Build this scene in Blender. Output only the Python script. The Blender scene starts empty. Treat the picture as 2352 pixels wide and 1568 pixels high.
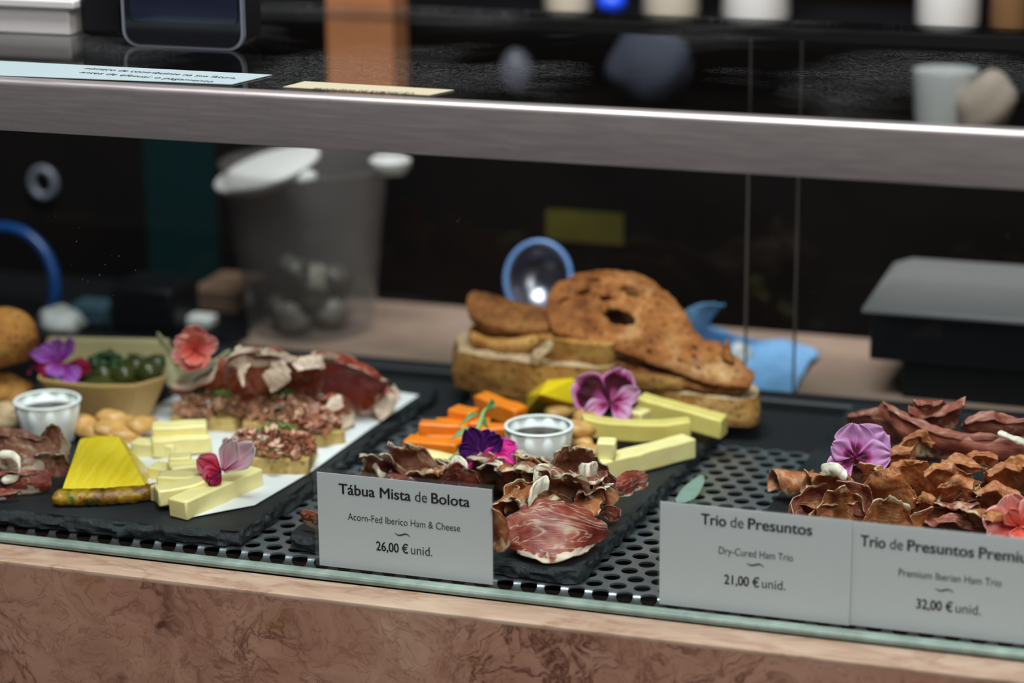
import bpy, bmesh, math, random
from mathutils import Vector as V, Matrix, noise
R = math.radians
# ------------------------------------------------------------------ camera
W, H, LENS = 2352, 1568, 85.0
FPX = LENS / 36.0 * W
pitch, yaw, roll = R(15.9), R(18.2), R(0.46)
FW = V((-math.sin(yaw) * math.cos(pitch), math.cos(yaw) * math.cos(pitch), -math.sin(pitch)))
_r0 = V((math.cos(yaw), math.sin(yaw), 0)); _u0 = _r0.cross(FW)
RT = math.cos(roll) * _r0 - math.sin(roll) * _u0
UP = math.sin(roll) * _r0 + math.cos(roll) * _u0
CAM = V((0.5015, -1.1705, 0.4909))
scn = bpy.context.scene
cd = bpy.data.cameras.new('camera'); cam = bpy.data.objects.new('camera', cd)
scn.collection.objects.link(cam); scn.camera = cam
cd.lens = LENS; cd.sensor_width = 36; cd.clip_start = .05; cd.clip_end = 60
m = Matrix((RT, UP, -FW)).transposed().to_4x4(); m.translation = CAM
cam.matrix_world = m
cd.dof.use_dof = True; cd.dof.focus_distance = 1.36; cd.dof.aperture_fstop = 3.8; cd.dof.aperture_blades = 0
# ------------------------------------------------------------------ world, lamps, exposure
wd = bpy.data.worlds.new('world'); scn.world = wd; wd.use_nodes = True
wd.node_tree.nodes['Background'].inputs[0].default_value = (.80, .88, 1.0, 1)
wd.node_tree.nodes['Background'].inputs[1].default_value = .075
def area(name, loc, target, sx, sy, power, col):
    l = bpy.data.lights.new(name, 'AREA'); l.shape = 'RECTANGLE'; l.size = sx; l.size_y = sy; l.energy = power; l.color = col
    o = bpy.data.objects.new(name, l); scn.collection.objects.link(o)
    o.location = loc; o.rotation_euler = (V(target) - V(loc)).to_track_quat('-Z', 'Y').to_euler()
    return o
area('ceiling_lamp', (.05, -.15, 1.55), (.08, .16, 0), .8, .5, 50, (.95, .98, 1.0))
area('market_hall_lamp', (1.7, -2.1, 2.2), (.2, 0, .1), 1.6, 1.0, 72, (1.0, .95, .90))
scn.view_settings.view_transform = 'Standard'; scn.view_settings.look = 'None'
scn.view_settings.gamma = 1; scn.view_settings.use_curve_mapping = False
scn.view_settings.exposure = 0.0
scn.cycles.max_bounces = 10; scn.cycles.transparent_max_bounces = 24
scn.cycles.use_denoising = True
# ------------------------------------------------------------------ helpers
def ray(px, py): return FW + RT * ((px - W / 2) / FPX) - UP * ((py - H / 2) / FPX)
def Q(px, py, Y):                      # point of the place at depth Y seen at a photo position
    d = ray(px, py); return CAM + d * ((Y - CAM.y) / d.y)
def Z(px, py, z):
    d = ray(px, py); return CAM + d * ((z - CAM.z) / d.z)
BT = .010                              # height of the slate tops
def P(px, py, h=0.0): return Z(px, py, BT + h)
def nz(p, s=1.0, o=0.0): return noise.noise(V((p[0] * s + o, p[1] * s + o * 1.7, p[2] * s - o)))
def cr(pts, n):                        # Catmull-Rom resample
    pts = [V(p) for p in pts]
    if len(pts) == 1: return pts * n
    ex = [2 * pts[0] - pts[1]] + pts + [2 * pts[-1] - pts[-2]]
    out = []
    for i in range(n):
        t = i / (n - 1) * (len(pts) - 1); k = min(int(t), len(pts) - 2); t -= k
        a, b, c, d = ex[k:k + 4]
        out.append(.5 * ((2 * b) + (c - a) * t + (2 * a - 5 * b + 4 * c - d) * t * t + (3 * b - a - 3 * c + d) * t ** 3))
    return out
def tag(o, label, cat, group=None, kind=None):
    o['label'] = label
    if cat: o['category'] = cat
    if group: o['group'] = group
    if kind: o['kind'] = kind
    return o
def T(name, loc, label, cat, group=None, kind=None):
    o = bpy.data.objects.new(name, None); scn.collection.objects.link(o); o.location = loc
    o.empty_display_size = .01
    return tag(o, label, cat, group, kind)
def mk(name, vs, fs, mat, parent=None, smooth=True, sharp=None, thick=0, bevel=0, sub=0, attrs=None, midx=None, off=0):
    vs = [V(v) for v in vs]
    if parent: o0 = V(parent.get('_w', parent.location))
    else:
        o0 = V((sum(v.x for v in vs) / len(vs), sum(v.y for v in vs) / len(vs), min(v.z for v in vs)))
    me = bpy.data.meshes.new(name)
    me.from_pydata([v - o0 for v in vs], [], fs); me.update()
    for mm in (mat if isinstance(mat, (list, tuple)) else [mat]): me.materials.append(mm)
    if midx: me.polygons.foreach_set('material_index', midx)
    if smooth:
        me.polygons.foreach_set('use_smooth', [True] * len(me.polygons))
        if sharp: me.set_sharp_from_angle(angle=R(sharp))
    for k, vals in (attrs or {}).items():
        a = me.attributes.new(k, 'FLOAT', 'POINT'); a.data.foreach_set('value', vals)
    o = bpy.data.objects.new(name, me); scn.collection.objects.link(o)
    if parent:
        o.parent = parent
        if parent.parent or parent.type == 'MESH': o.location = (0, 0, 0)
        o['_w'] = tuple(o0)
    else: o.location = o0; o['_w'] = tuple(o0)
    if thick:
        md = o.modifiers.new('thickness', 'SOLIDIFY'); md.thickness = thick; md.offset = off
    if bevel:
        md = o.modifiers.new('bevel', 'BEVEL'); md.width = bevel; md.segments = 2; md.limit_method = 'ANGLE'
    if sub:
        md = o.modifiers.new('sub', 'SUBSURF'); md.levels = sub; md.render_levels = sub
    return o
def grid_faces(nu, nv, skip=None, wrap=False):
    f = []
    for j in range(nv - 1):
        for i in range(nu - (0 if wrap else 1)):
            if skip and skip(i / (nu - 1), j / (nv - 1)): continue
            i2 = (i + 1) % nu
            f.append((j * nu + i, j * nu + i2, (j + 1) * nu + i2, (j + 1) * nu + i))
    return f
def box_data(x0, x1, y0, y1, z0, z1):
    v = [(x, y, z) for z in (z0, z1) for y in (y0, y1) for x in (x0, x1)]
    return v, [(0, 2, 3, 1), (4, 5, 7, 6), (0, 1, 5, 4), (2, 6, 7, 3), (0, 4, 6, 2), (1, 3, 7, 5)]
def box(name, x0, x1, y0, y1, z0, z1, mat, parent=None, bevel=0):
    v, f = box_data(x0, x1, y0, y1, z0, z1)
    return mk(name, v, f, mat, parent, smooth=bool(bevel), sharp=40, bevel=bevel)
def lathe_data(c, prof, n=40, sx=1, sy=1, mod=None):
    vs = []
    for k, (r, z) in enumerate(prof):
        for i in range(n):
            a = 2 * math.pi * i / n; rr = r * (mod(a, k) if mod else 1)
            vs.append((c[0] + rr * math.cos(a) * sx, c[1] + rr * math.sin(a) * sy, c[2] + z))
    f = grid_faces(n, len(prof), wrap=True)
    return vs, f
def lathe(name, c, prof, mat, parent=None, n=40, thick=0, mod=None, sharp=45):
    v, f = lathe_data(c, prof, n, mod=mod); return mk(name, v, f, mat, parent, sharp=sharp, thick=thick)
def tube_data(pts, rad, n=10, m=24):
    pts = cr(pts, m); vs = []; fs = []
    for k, p in enumerate(pts):
        t = (pts[min(k + 1, m - 1)] - pts[max(k - 1, 0)]).normalized()
        a = t.cross(V((.13, .21, .97))).normalized(); b = t.cross(a)
        r = rad(k / (m - 1)) if callable(rad) else rad
        for i in range(n):
            q = 2 * math.pi * i / n; vs.append(p + (a * math.cos(q) + b * math.sin(q)) * r)
    fs = grid_faces(n, m, wrap=True)
    fs.append(tuple(range(n - 1, -1, -1))); fs.append(tuple((m - 1) * n + i for i in range(n)))
    return vs, fs
def tube(name, pts, rad, mat, parent=None, n=10, m=24):
    v, f = tube_data(pts, rad, n, m); return mk(name, v, f, mat, parent, sharp=60)
_ico = {}
def ico(level):
    if level not in _ico:
        bm = bmesh.new(); bmesh.ops.create_icosphere(bm, subdivisions=level, radius=1)
        bm.verts.ensure_lookup_table()
        _ico[level] = ([v.co.copy() for v in bm.verts], [tuple(v.index for v in f.verts) for f in bm.faces]); bm.free()
    return _ico[level]
def blob_data(c, rx, ry, rz, seed=0, amp=.12, rot=(0, 0, 0), level=3, freq=1.6, fn=None):
    vs, fs = ico(level); M = (Matrix.Rotation(rot[2], 3, 'Z') @ Matrix.Rotation(rot[1], 3, 'Y') @ Matrix.Rotation(rot[0], 3, 'X'))
    out = []
    for v in vs:
        k = 1 + amp * nz(v, freq, seed * 3.7)
        p = V((v.x * rx * k, v.y * ry * k, v.z * rz * k))
        if fn: p = fn(p, v)
        out.append(V(c) + M @ p)
    return out, fs
def blob(name, c, rx, ry, rz, mat, parent=None, **kw):
    v, f = blob_data(c, rx, ry, rz, **kw); return mk(name, v, f, mat, parent)
def merge(parts):
    vs, fs = [], []
    for v, f in parts:
        o = len(vs); vs += [V(x) for x in v]; fs += [tuple(i + o for i in q) for q in f]
    return vs, fs
# ------------------------------------------------------------------ materials
class G:
    def __init__(s, name):
        s.m = bpy.data.materials.new(name); s.m.use_nodes = True; s.t = s.m.node_tree
        s.b = s.t.nodes['Principled BSDF']; s.out = s.t.nodes['Material Output']
    def n(s, kind, ins=None, **kw):
        x = s.t.nodes.new('ShaderNode' + kind)
        for k, v in kw.items(): setattr(x, k, v)
        for k, v in (ins or {}).items(): s.i(x, k, v)
        return x
    def i(s, x, k, v):
        if isinstance(v, bpy.types.NodeSocket): s.t.links.new(v, x.inputs[k])
        else: x.inputs[k].default_value = v
    def co(s): return s.n('TexCoord').outputs['Object']
    def noise(s, scale, vec=None, detail=4, rough=.55, dist=0):
        x = s.n('TexNoise', {'Scale': scale, 'Detail': detail, 'Roughness': rough, 'Distortion': dist})
        s.i(x, 'Vector', vec or s.co()); return x.outputs['Fac']
    def ramp(s, fac, stops, interp='LINEAR'):
        x = s.n('ValToRGB', {'Fac': fac}); cr_ = x.color_ramp; cr_.interpolation = interp
        while len(cr_.elements) < len(stops): cr_.elements.new(.5)
        for e, (p, c) in zip(cr_.elements, stops):
            e.position = p; e.color = (c, c, c, 1) if isinstance(c, (int, float)) else (*c, 1)
        return x.outputs['Color']
    def mix(s, fac, a, b, mode='MIX'):
        x = s.n('Mix', data_type='RGBA', blend_type=mode)
        for k, v in ((0, fac), (6, a), (7, b)):
            if isinstance(v, tuple): v = (*v, 1)
            s.i(x, k, v)
        return x.outputs[2]
    def math(s, op, a, b=0.0, clamp=False):
        x = s.n('Math', operation=op, use_clamp=clamp); s.i(x, 0, a); s.i(x, 1, b); return x.outputs[0]
    def attr(s, n): return s.n('Attribute', attribute_name=n).outputs['Fac']
    def bump(s, h, strength=.4, dist=.001):
        x = s.n('Bump', {'Strength': strength, 'Distance': dist, 'Height': h}); s.i(s.b, 'Normal', x.outputs[0])
    def set(s, col=None, rough=.5, metal=0, spec=.5, sss=0, trans=0, alpha=None):
        if col is not None: s.i(s.b, 'Base Color', (*col, 1) if isinstance(col, tuple) else col)
        s.i(s.b, 'Roughness', rough); s.i(s.b, 'Metallic', metal); s.i(s.b, 'Specular IOR Level', spec)
        if sss:
            s.i(s.b, 'Subsurface Weight', sss); s.b.inputs['Subsurface Radius'].default_value = (1, .5, .3); s.b.inputs['Subsurface Scale'].default_value = .004
        if alpha is not None: s.i(s.b, 'Alpha', alpha)
        return s.m
    def translucent(s, col, w):
        t = s.n('BsdfTranslucent'); s.i(t, 'Color', (*col, 1) if isinstance(col, tuple) else col)
        mx = s.n('MixShader', {0: w, 1: s.b.outputs[0], 2: t.outputs[0]}); s.t.links.new(mx.outputs[0], s.out.inputs[0])
def plain(name, col, rough=.5, metal=0, var=.0, scale=40, bump=0, spec=.5, sss=0, bscale=None):
    g = G(name)
    c = col
    if var:
        d = tuple(x * (1 - var) for x in col); l = tuple(min(1, x * (1 + var)) for x in col)
        c = g.ramp(g.noise(scale), [(.3, d), (.7, l)])
    if bump: g.bump(g.noise(bscale or scale * 2), bump)
    return g.set(c, rough, metal, spec, sss)
def glass(name, tint=(1, 1, 1), ior=1.45, rough=0.0, haze=0.0, hazecol=(.8, .8, .8), dirt=None):
    g = G(name); g.t.nodes.remove(g.b)
    bf = g.n('NewGeometry').outputs['Backfacing']
    fr = g.math('MULTIPLY', g.n('Fresnel', {'IOR': ior}).outputs[0], g.math('SUBTRACT', 1.0, bf))
    tr = g.n('BsdfTransparent', {'Color': (*tint, 1)}); gl = g.n('BsdfGlossy', {'Roughness': rough, 'Color': (1, 1, 1, 1)})
    mx = g.n('MixShader', {0: fr, 1: tr.outputs[0], 2: gl.outputs[0]}); last = mx.outputs[0]
    if haze or dirt:
        df = g.n('BsdfDiffuse', {'Color': (*hazecol, 1)})
        fac = haze
        if dirt:
            fac = dirt(g)
            if haze: fac = g.math('ADD', fac, haze, True)
        m2 = g.n('MixShader', {0: fac, 1: last, 2: df.outputs[0]}); last = m2.outputs[0]
    g.t.links.new(last, g.out.inputs[0]); return g.m
M = {}
# pink marble
g = G('pink_marble'); c = g.co()
w = g.n('VectorMath', operation='MULTIPLY_ADD'); g.i(w, 0, g.n('TexNoise', {'Scale': 14, 'Detail': 4, 'Vector': c}).outputs['Color']); w.inputs[1].default_value = (.10, .10, .10); g.i(w, 2, c)
wv = w.outputs[0]
base = g.ramp(g.noise(8, wv, 5, .6, .8), [(.28, (.25, .115, .075)), (.44, (.36, .195, .135)), (.58, (.42, .245, .175)), (.74, (.52, .36, .24))])
base = g.mix(g.ramp(g.noise(30, wv, 6, .65, 1.5), [(.38, .55), (.60, 0)]), base, (.29, .145, .095))
ridge = g.math('ABSOLUTE', g.math('SUBTRACT', g.noise(16, wv, 5, .6, 2.0), .5))
base = g.mix(g.math('MULTIPLY', g.ramp(ridge, [(0, .95), (.018, .45), (.045, 0)]), g.ramp(g.noise(7, c), [(.48, .10), (.60, 1)])), base, (.085, .026, .017))
spot = g.ramp(g.noise(10, wv, 6, .7, 1.0), [(.61, 0), (.69, .9)])
base = g.mix(g.math('MULTIPLY', spot, g.ramp(g.noise(60, wv, 3), [(.4, .15), (.6, 1)])), base, (.065, .020, .014))
base = g.mix(g.ramp(g.noise(14, c, 3, .5, .5), [(.64, 0), (.74, .45)]), base, (.25, .12, .035))
ri2 = g.math('ABSOLUTE', g.math('SUBTRACT', g.noise(55, wv, 3, .5, 1.2), .5))
base = g.mix(g.ramp(ri2, [(0, .55), (.03, 0)]), base, (.20, .085, .055))
M['marble'] = g.set(base, .32, spec=.4)
g = G('cream_marble'); c = g.co(); mp = g.n('Mapping', {'Vector': c, 'Scale': (1.0, 3.2, 3.2)}).outputs[0]
a_ = g.noise(16, mp, 6, .65, 1.4); rr_ = g.math('ABSOLUTE', g.math('SUBTRACT', g.noise(11, mp, 5, .6, 1.2), .5))
b_ = g.ramp(a_, [(.34, (.22, .145, .098)), (.5, (.275, .195, .138)), (.66, (.32, .24, .175))])
M['marble_pale'] = g.set(g.mix(g.ramp(rr_, [(0, .5), (.02, .15), (.045, 0)]), b_, (.16, .07, .04)), .35)
M['marble_light'] = plain('back_marble', (.33, .22, .165), .4, var=.25, scale=14)
# steel
g = G('brushed_steel'); c = g.co(); mp = g.n('Mapping', {'Vector': c, 'Scale': (12, 200, 200)}).outputs[0]
st = g.noise(3, mp, 3); sc = g.noise(120, c, 6, .7, 3)
col = g.mix(g.ramp(sc, [(.28, .5), (.42, 0)]), (.33, .29, .285), (.20, .175, .17))
g.bump(st, .05, .0005); M['steel'] = g.set(col, g.ramp(st, [(.3, .36), (.7, .5)]), .75)
M['chrome'] = plain('polished_steel', (.30, .29, .34), .30, 1)
M['deck'] = plain('perforated_steel', (.36, .41, .44), .36, .85, var=.15, scale=80)
M['darksheet'] = plain('dark_sheet', (.020, .021, .023), .5, .2, spec=.25)
M['black'] = plain('black_plastic', (.006, .006, .007), .4, spec=.2)
M['blackgloss'] = plain('glossy_black_plastic', (.006, .006, .008), .12)
M['rimgrey'] = plain('grey_plastic_edge', (.12, .13, .16), .3)
M['dark'] = plain('dark_brown_board', (.0034, .0022, .0017), .75, var=.5, scale=6, spec=.04)
M['void'] = plain('dark_tray', (.004, .004, .005), .6, spec=.1)
M['teal'] = plain('dark_teal_panel', (.001, .011, .012), .7, spec=.06)
M['wood'] = plain('orange_wood', (.27, .10, .035), .5, var=.18, scale=9)
# slate
g = G('slate'); c = g.co(); nn = g.noise(60, c, 7, .65); n2 = g.noise(14, c, 4)
g.bump(nn, .55, .0012)
M['slate'] = g.set(g.mix(g.ramp(n2, [(.35, 0), (.7, 1)]), (.009, .012, .014), (.024, .029, .031)), g.ramp(nn, [(.3, .42), (.7, .62)]), spec=.28)
g = G('slate_chipped_edge'); c = g.co(); nn = g.noise(120, c, 7, .7)
g.bump(nn, 1.0, .003); M['slate_edge'] = g.set(g.ramp(nn, [(.35, (.006, .010, .012)), (.6, (.022, .030, .034)), (.75, (.07, .085, .09))]), .42, spec=.5)
# glass
def dust(g):
    v = g.n('TexVoronoi', {'Scale': 260, 'Vector': g.co()}, feature='F1'); d = v.outputs['Distance']
    m1 = g.ramp(d, [(.05, .8), (.10, 0)]); m2 = g.ramp(g.noise(13, g.co(), 3), [(.60, 0), (.72, .7)])
    m3 = g.ramp(g.n('TexNoise', {'Scale': 900, 'Vector': g.co()}).outputs['Fac'], [(.5, .0), (.7, 1)])
    return g.math('MULTIPLY', g.math('MULTIPLY', m1, m2), m3)
def scratches(g):
    c = g.co(); mp = g.n('Mapping', {'Vector': c, 'Scale': (40, 160, 1), 'Rotation': (0, 0, .35)}).outputs[0]
    a = g.math('ABSOLUTE', g.math('SUBTRACT', g.noise(2.2, mp, 4, .6, 3), .5))
    l = g.ramp(a, [(0, .35), (.006, 0)])
    return g.math('MULTIPLY', l, g.ramp(g.noise(9, c, 2), [(.48, 0), (.62, .8)]))
M['glass'] = glass('front_glass', (.97, .985, .98), 1.30, dirt=dust)
M['glass_top'] = glass('top_glass', (.75, .78, .78), 1.45, dirt=scratches)
M['glass_rear'] = glass('rear_glass', (.93, .94, .94), 1.25)
M['glass_edge'] = plain('pale_green_glass_edge', (.17, .22, .19), .3, var=.3, scale=60)
M['glass_edge_dim'] = plain('dull_glass_edge', (.09, .07, .065), .4)
M['clear'] = glass('clear_plastic', (.99, .99, .99), 1.25, .08, haze=.015)
M['cloudy'] = glass('cloudy_plastic', (.80, .80, .80), 1.3, .25, haze=.16, hazecol=(.40, .35, .33))
M['lidclear'] = glass('cloudy_lid', (.6, .58, .58), 1.35, .25, haze=.5, hazecol=(.30, .28, .28))
M['greenclear'] = glass('pale_green_translucent', (.6, .75, .68), 1.4, .1, haze=.35, hazecol=(.45, .6, .52))
M['white'] = plain('white_plastic', (.72, .70, .67), .45)
M['cup'] = plain('white_waxed_paper', (.86, .90, .87), .45, sss=.05)
M['card'] = plain('white_card', (.60, .635, .65), .55, bump=.08, scale=400)
M['paper'] = plain('greaseproof_paper', (.74, .76, .76), .6, bump=.1, scale=80)
M['paper_blue'] = plain('bluish_notice_paper', (.22, .27, .28), .6, spec=.2)
M['paper_yellow'] = plain('yellow_notice_paper', (.30, .265, .18), .6, spec=.2)
M['ink'] = plain('black_ink', (.006, .007, .010), .6)
M['inkblue'] = plain('dark_blue_ink', (.012, .025, .05), .6)
M['kraft'] = plain('kraft_card', (.43, .28, .105), .6, var=.12, scale=30, bump=.1)
M['kraftin'] = plain('kraft_card_inside', (.47, .40, .20), .6, var=.08, scale=30)
M['sauce'] = plain('dark_sauce', (.03, .012, .006), .3, spec=.2)
M['blue'] = plain('blue_hose', (.004, .05, .20), .3)
M['cloth'] = plain('pale_blue_cloth', (.22, .44, .75), .85, var=.15, scale=60, bump=.4)
M['bluerim'] = plain('pale_blue_rim', (.16, .30, .62), .3)  # ladle rim, coloured pale blue all round
M['skin'] = plain('beige_paper', (.55, .42, .33), .6)
M['olive_sign'] = plain('olive_yellow_label', (.040, .034, .004), .7, var=.4, spec=.1, scale=12)
M['cheese'] = plain('pale_yellow_cheese', (.90, .80, .36), .42, var=.09, scale=50, bump=.12, bscale=300, sss=.25)
M['cheese2'] = plain('cured_yellow_cheese', (.78, .66, .19), .42, var=.10, scale=40, bump=.15, bscale=300, sss=.25)
M['orange'] = plain('orange_cheese', (.88, .23, .012), .4, var=.14, scale=45, bump=.12, bscale=250, sss=.2)
M['mango'] = plain('bright_yellow_fruit', (.86, .62, .012), .3, var=.1, scale=40, sss=.2)
g = G('pineapple_flesh'); c = g.co(); mp = g.n('Mapping', {'Vector': c, 'Scale': (90, 14, 40)}).outputs[0]
g.bump(g.noise(3, mp, 3), .3, .001)
M['pine'] = g.set(g.ramp(g.noise(3, mp, 4), [(.3, (.80, .58, .008)), (.7, (.90, .74, .06))]), .25, sss=.2)
g = G('pineapple_rind'); c = g.co()
M['rind'] = g.set(g.ramp(g.noise(75, c, 5), [(.36, (.02, .05, .006)), (.48, (.22, .09, .010)), (.58, (.42, .24, .012)), (.68, (.05, .10, .008))]), .4)
g.bump(g.noise(150), .7, .002)
M['nut'] = plain('golden_nut', (.60, .33, .10), .4, var=.3, scale=70, bump=.2)
M['olive'] = plain('green_olive', (.055, .062, .012), .25, var=.3, scale=60)
M['herb'] = plain('green_herb', (.06, .20, .02), .45, var=.4, scale=150)
M['herbdark'] = plain('dark_green_herb', (.02, .07, .015), .45, var=.5, scale=150)
M['endive'] = plain('pale_endive', (.62, .60, .36), .4, var=.2, scale=40, sss=.2)
# bread
def breadmat(name, cols, scale=55, bump=.8, rough=.75, rimdark=None):
    g = G(name); c = g.co(); a = g.noise(scale, c, 6, .65); b = g.noise(scale * .3, c, 3)
    f = g.math('ADD', g.math('MULTIPLY', a, .55), g.math('MULTIPLY', b, .45))
    vor = g.n('TexVoronoi', {'Scale': scale * 3.2, 'Vector': c}).outputs['Distance']
    col = g.ramp(f, [(.36, cols[0]), (.5, cols[1]), (.64, cols[2])])
    col = g.mix(g.ramp(vor, [(.1, .75), (.35, 0)]), col, tuple(x * .5 for x in cols[0]))
    if rimdark: col = g.mix(g.ramp(g.math('ADD', g.attr('rim'), g.math('MULTIPLY', g.math('SUBTRACT', b, .5), .5)), [(.66, 0), (.98, .85)]), col, rimdark)
    g.bump(g.math('ADD', g.noise(scale * 2.2, c, 6, .7), g.math('MULTIPLY', vor, .6)), bump, .002)
    return g.set(col, rough, spec=.25)
M['toast'] = breadmat('toasted_crumb', ((.17, .045, .009), (.45, .165, .042), (.74, .46, .22)), 50, 1.0, .75, (.27, .085, .018))
M['toastdark'] = breadmat('dark_toasted_crust', ((.10, .03, .008), (.24, .085, .018), (.36, .15, .04)))
M['crumb'] = breadmat('pale_crumb', ((.38, .24, .12), (.55, .39, .23), (.66, .52, .34)), 60)
M['crust'] = breadmat('golden_crust', ((.26, .10, .018), (.46, .215, .05), (.60, .34, .12)), 60, .6)
M['crustolive'] = breadmat('brown_olive_crust', ((.15, .058, .010), (.34, .155, .035), (.46, .25, .07)), 50, .5)
M['rolltop'] = breadmat('orange_brown_roll_top', ((.20, .07, .012), (.36, .15, .03), (.48, .24, .06)), 60, .6)
M['tostcrust'] = breadmat('small_toast_bread', ((.40, .25, .07), (.62, .45, .17), (.74, .60, .30)), 60, .4)
# ham
def hammat(name, lean, fat, fatw=.8, streak=.5, rough=.33, transl=.22):
    g = G(name); c = g.co()
    u, s = g.attr('u'), g.attr('s'); rim = g.attr('rim')
    cv = g.n('CombineXYZ', {0: u, 1: s, 2: g.attr('seed')}).outputs[0]
    a = g.noise(2.2, cv, 5, .6, .6); b = g.noise(70, c, 4)
    col = g.ramp(g.math('ADD', g.math('MULTIPLY', a, .75), g.math('MULTIPLY', b, .25)), [(.34, lean[0]), (.5, lean[1]), (.66, lean[2])])
    mp = g.n('Mapping', {'Vector': cv, 'Scale': (1.0, 2.0, 1)}).outputs[0]
    vein = g.math('ABSOLUTE', g.math('SUBTRACT', g.noise(.75, mp, 3, .55, .9), .5))
    fm = g.n('Mapping', {'Vector': cv, 'Scale': (2.2, 16, 1)}).outputs[0]; fib = g.noise(1.6, fm, 4, .6, .3)
    col = g.mix(g.ramp(fib, [(.36, .45), (.6, 0)]), col, lean[0])
    col = g.mix(g.math('MULTIPLY', g.ramp(vein, [(0, 1.0), (.010, .5), (.024, 0)]), streak), col, fat)
    e = g.math('ADD', s, g.math('MULTIPLY', g.math('SUBTRACT', g.noise(2.0, cv, 5, .6), .5), 2.6))
    col = g.mix(g.ramp(e, [(fatw + .0, 0), (fatw + .12, .92)]), col, fat)
    er = g.math('ADD', rim, g.math('MULTIPLY', g.math('SUBTRACT', g.noise(5, cv, 3), .5), .25))
    col = g.mix(g.ramp(er, [(.97, 0), (1.03, .3)]), col, tuple(x * .8 for x in fat))
    g.bump(g.math('ADD', g.math('ADD', g.noise(90, c, 5), g.math('MULTIPLY', a, .8)), fib), .4, .001)
    g.set(col, rough, spec=.5); g.translucent(col, transl)
    return g.m
M['ham_iberico'] = hammat('iberico_ham', ((.17, .018, .014), (.33, .062, .040), (.48, .18, .10)), (.82, .72, .56), .80, .50)
M['ham_brown'] = hammat('brown_dried_ham', ((.26, .075, .045), (.46, .20, .12), (.62, .36, .23)), (.84, .74, .57), .62, .6, .33, .34)
M['ham_amber'] = hammat('amber_cured_ham', ((.42, .11, .034), (.62, .23, .075), (.76, .40, .17)), (.84, .72, .50), .82, .5, .28, .34)
M['ham_rose'] = hammat('rose_cured_ham', ((.28, .06, .04), (.47, .14, .085), (.60, .25, .17)), (.74, .52, .40), .86, .7, .33, .3)
M['ham_serrano'] = hammat('red_serrano_ham', ((.26, .03, .012), (.46, .09, .03), (.62, .22, .10)), (.84, .68, .52), .34, .6, .36, .28)
M['hamchip'] = plain('chopped_ham', (.42, .20, .11), .5, var=.6, scale=110, bump=.3)
M['hamchip_red'] = plain('dark_chopped_ham', (.30, .10, .05), .45, var=.55, scale=110, bump=.3)
M['fat'] = plain('white_ham_fat', (.82, .74, .60), .35, var=.12, scale=60, sss=.2)
M['ham_serrano_red'] = hammat('deep_red_serrano_ham', ((.24, .012, .006), (.40, .035, .016), (.52, .11, .05)), (.74, .55, .40), .86, .25, .38, .2)
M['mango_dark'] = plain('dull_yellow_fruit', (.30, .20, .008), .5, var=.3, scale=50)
M['fatbit'] = plain('pinkish_ham_bits', (.62, .36, .24), .4, var=.3, scale=120)
M['white_dim'] = plain('offwhite_plastic', (.46, .44, .42), .5, spec=.3)
M['fatcream'] = plain('cream_pink_ham_fat', (.68, .50, .38), .4, var=.3, scale=45, sss=.15)
M['greybox'] = plain('pale_grey_card', (.42, .40, .40), .5)
M['crumbcup'] = plain('cream_card', (.55, .48, .38), .55)
# petals
def petal(name, stops, rough=.55, vein=.25):
    g = G(name); e = g.attr('edge'); cv = g.n('CombineXYZ', {0: g.attr('s'), 1: g.math('MULTIPLY', g.attr('t'), .25)}).outputs[0]
    f = g.math('ADD', e, g.math('MULTIPLY', g.math('SUBTRACT', g.noise(7, cv, 3), .5), vein))
    col = g.ramp(f, stops); g.set(col, rough, spec=.3); g.translucent(col, .3); return g.m
M['pansy'] = petal('burgundy_pink_petal', [(.0, (.55, .10, .32)), (.12, (.10, .002, .02)), (.50, (.035, .0, .007)), (.60, (.36, .003, .13)), (.68, (.66, .13, .42)), (.92, (.80, .42, .68))], vein=.10)
M['pansy_light'] = petal('pink_petal_dark_heart', [(.0, (.6, .3, .45)), (.12, (.28, .0, .09)), (.30, (.40, .004, .15)), (.44, (.70, .20, .48)), (.8, (.80, .46, .70))], vein=.3)
M['lilac'] = petal('lilac_petal', [(.0, (.45, .05, .25)), (.13, (.10, .0, .04)), (.28, (.06, .0, .02)), (.38, (.42, .02, .22)), (.48, (.60, .22, .52)), (.9, (.68, .36, .66))], vein=.12)
M['violet'] = petal('deep_violet_petal', [(.0, (.25, .01, .2)), (.3, (.05, .003, .09)), (.9, (.07, .004, .13))])
M['magenta'] = petal('hot_magenta_petal', [(.0, (.55, .04, .26)), (.5, (.72, .01, .26)), (.95, (.80, .04, .38))])
M['purple'] = petal('purple_petal', [(.0, (.30, .01, .12)), (.3, (.26, .02, .30)), (.9, (.42, .14, .55))])
M['crimson'] = petal('crimson_petal', [(.0, (.16, .0, .02)), (.9, (.30, .0, .045))])
M['coral'] = petal('coral_petal', [(.0, (.70, .08, .05)), (.5, (.80, .14, .09)), (.95, (.82, .28, .22))])
M['coralpink'] = petal('coral_pink_petal', [(.0, (.80, .08, .10)), (.5, (.85, .20, .17)), (.95, (.88, .42, .38))])
M['redpink'] = petal('red_pink_petal', [(.0, (.45, .0, .03)), (.6, (.62, .02, .08)), (.95, (.70, .16, .24))])
M['palepink'] = petal('white_pink_petal', [(.0, (.55, .02, .16)), (.35, (.72, .35, .48)), (.95, (.80, .62, .66))], vein=.6)

# ================================================================== SETTING
XL, XR = -1.2, 1.6
def structure(o): o['kind'] = 'structure'; return o
structure(box('floor', -2.2, 2.6, -3.2, 1.6, -1.02, -1.0, plain('dark_floor', (.05, .045, .04), .6)))
structure(box('wall_back', -2.2, 2.6, 1.50, 1.54, -1.0, 2.4, M['dark']))
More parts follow.
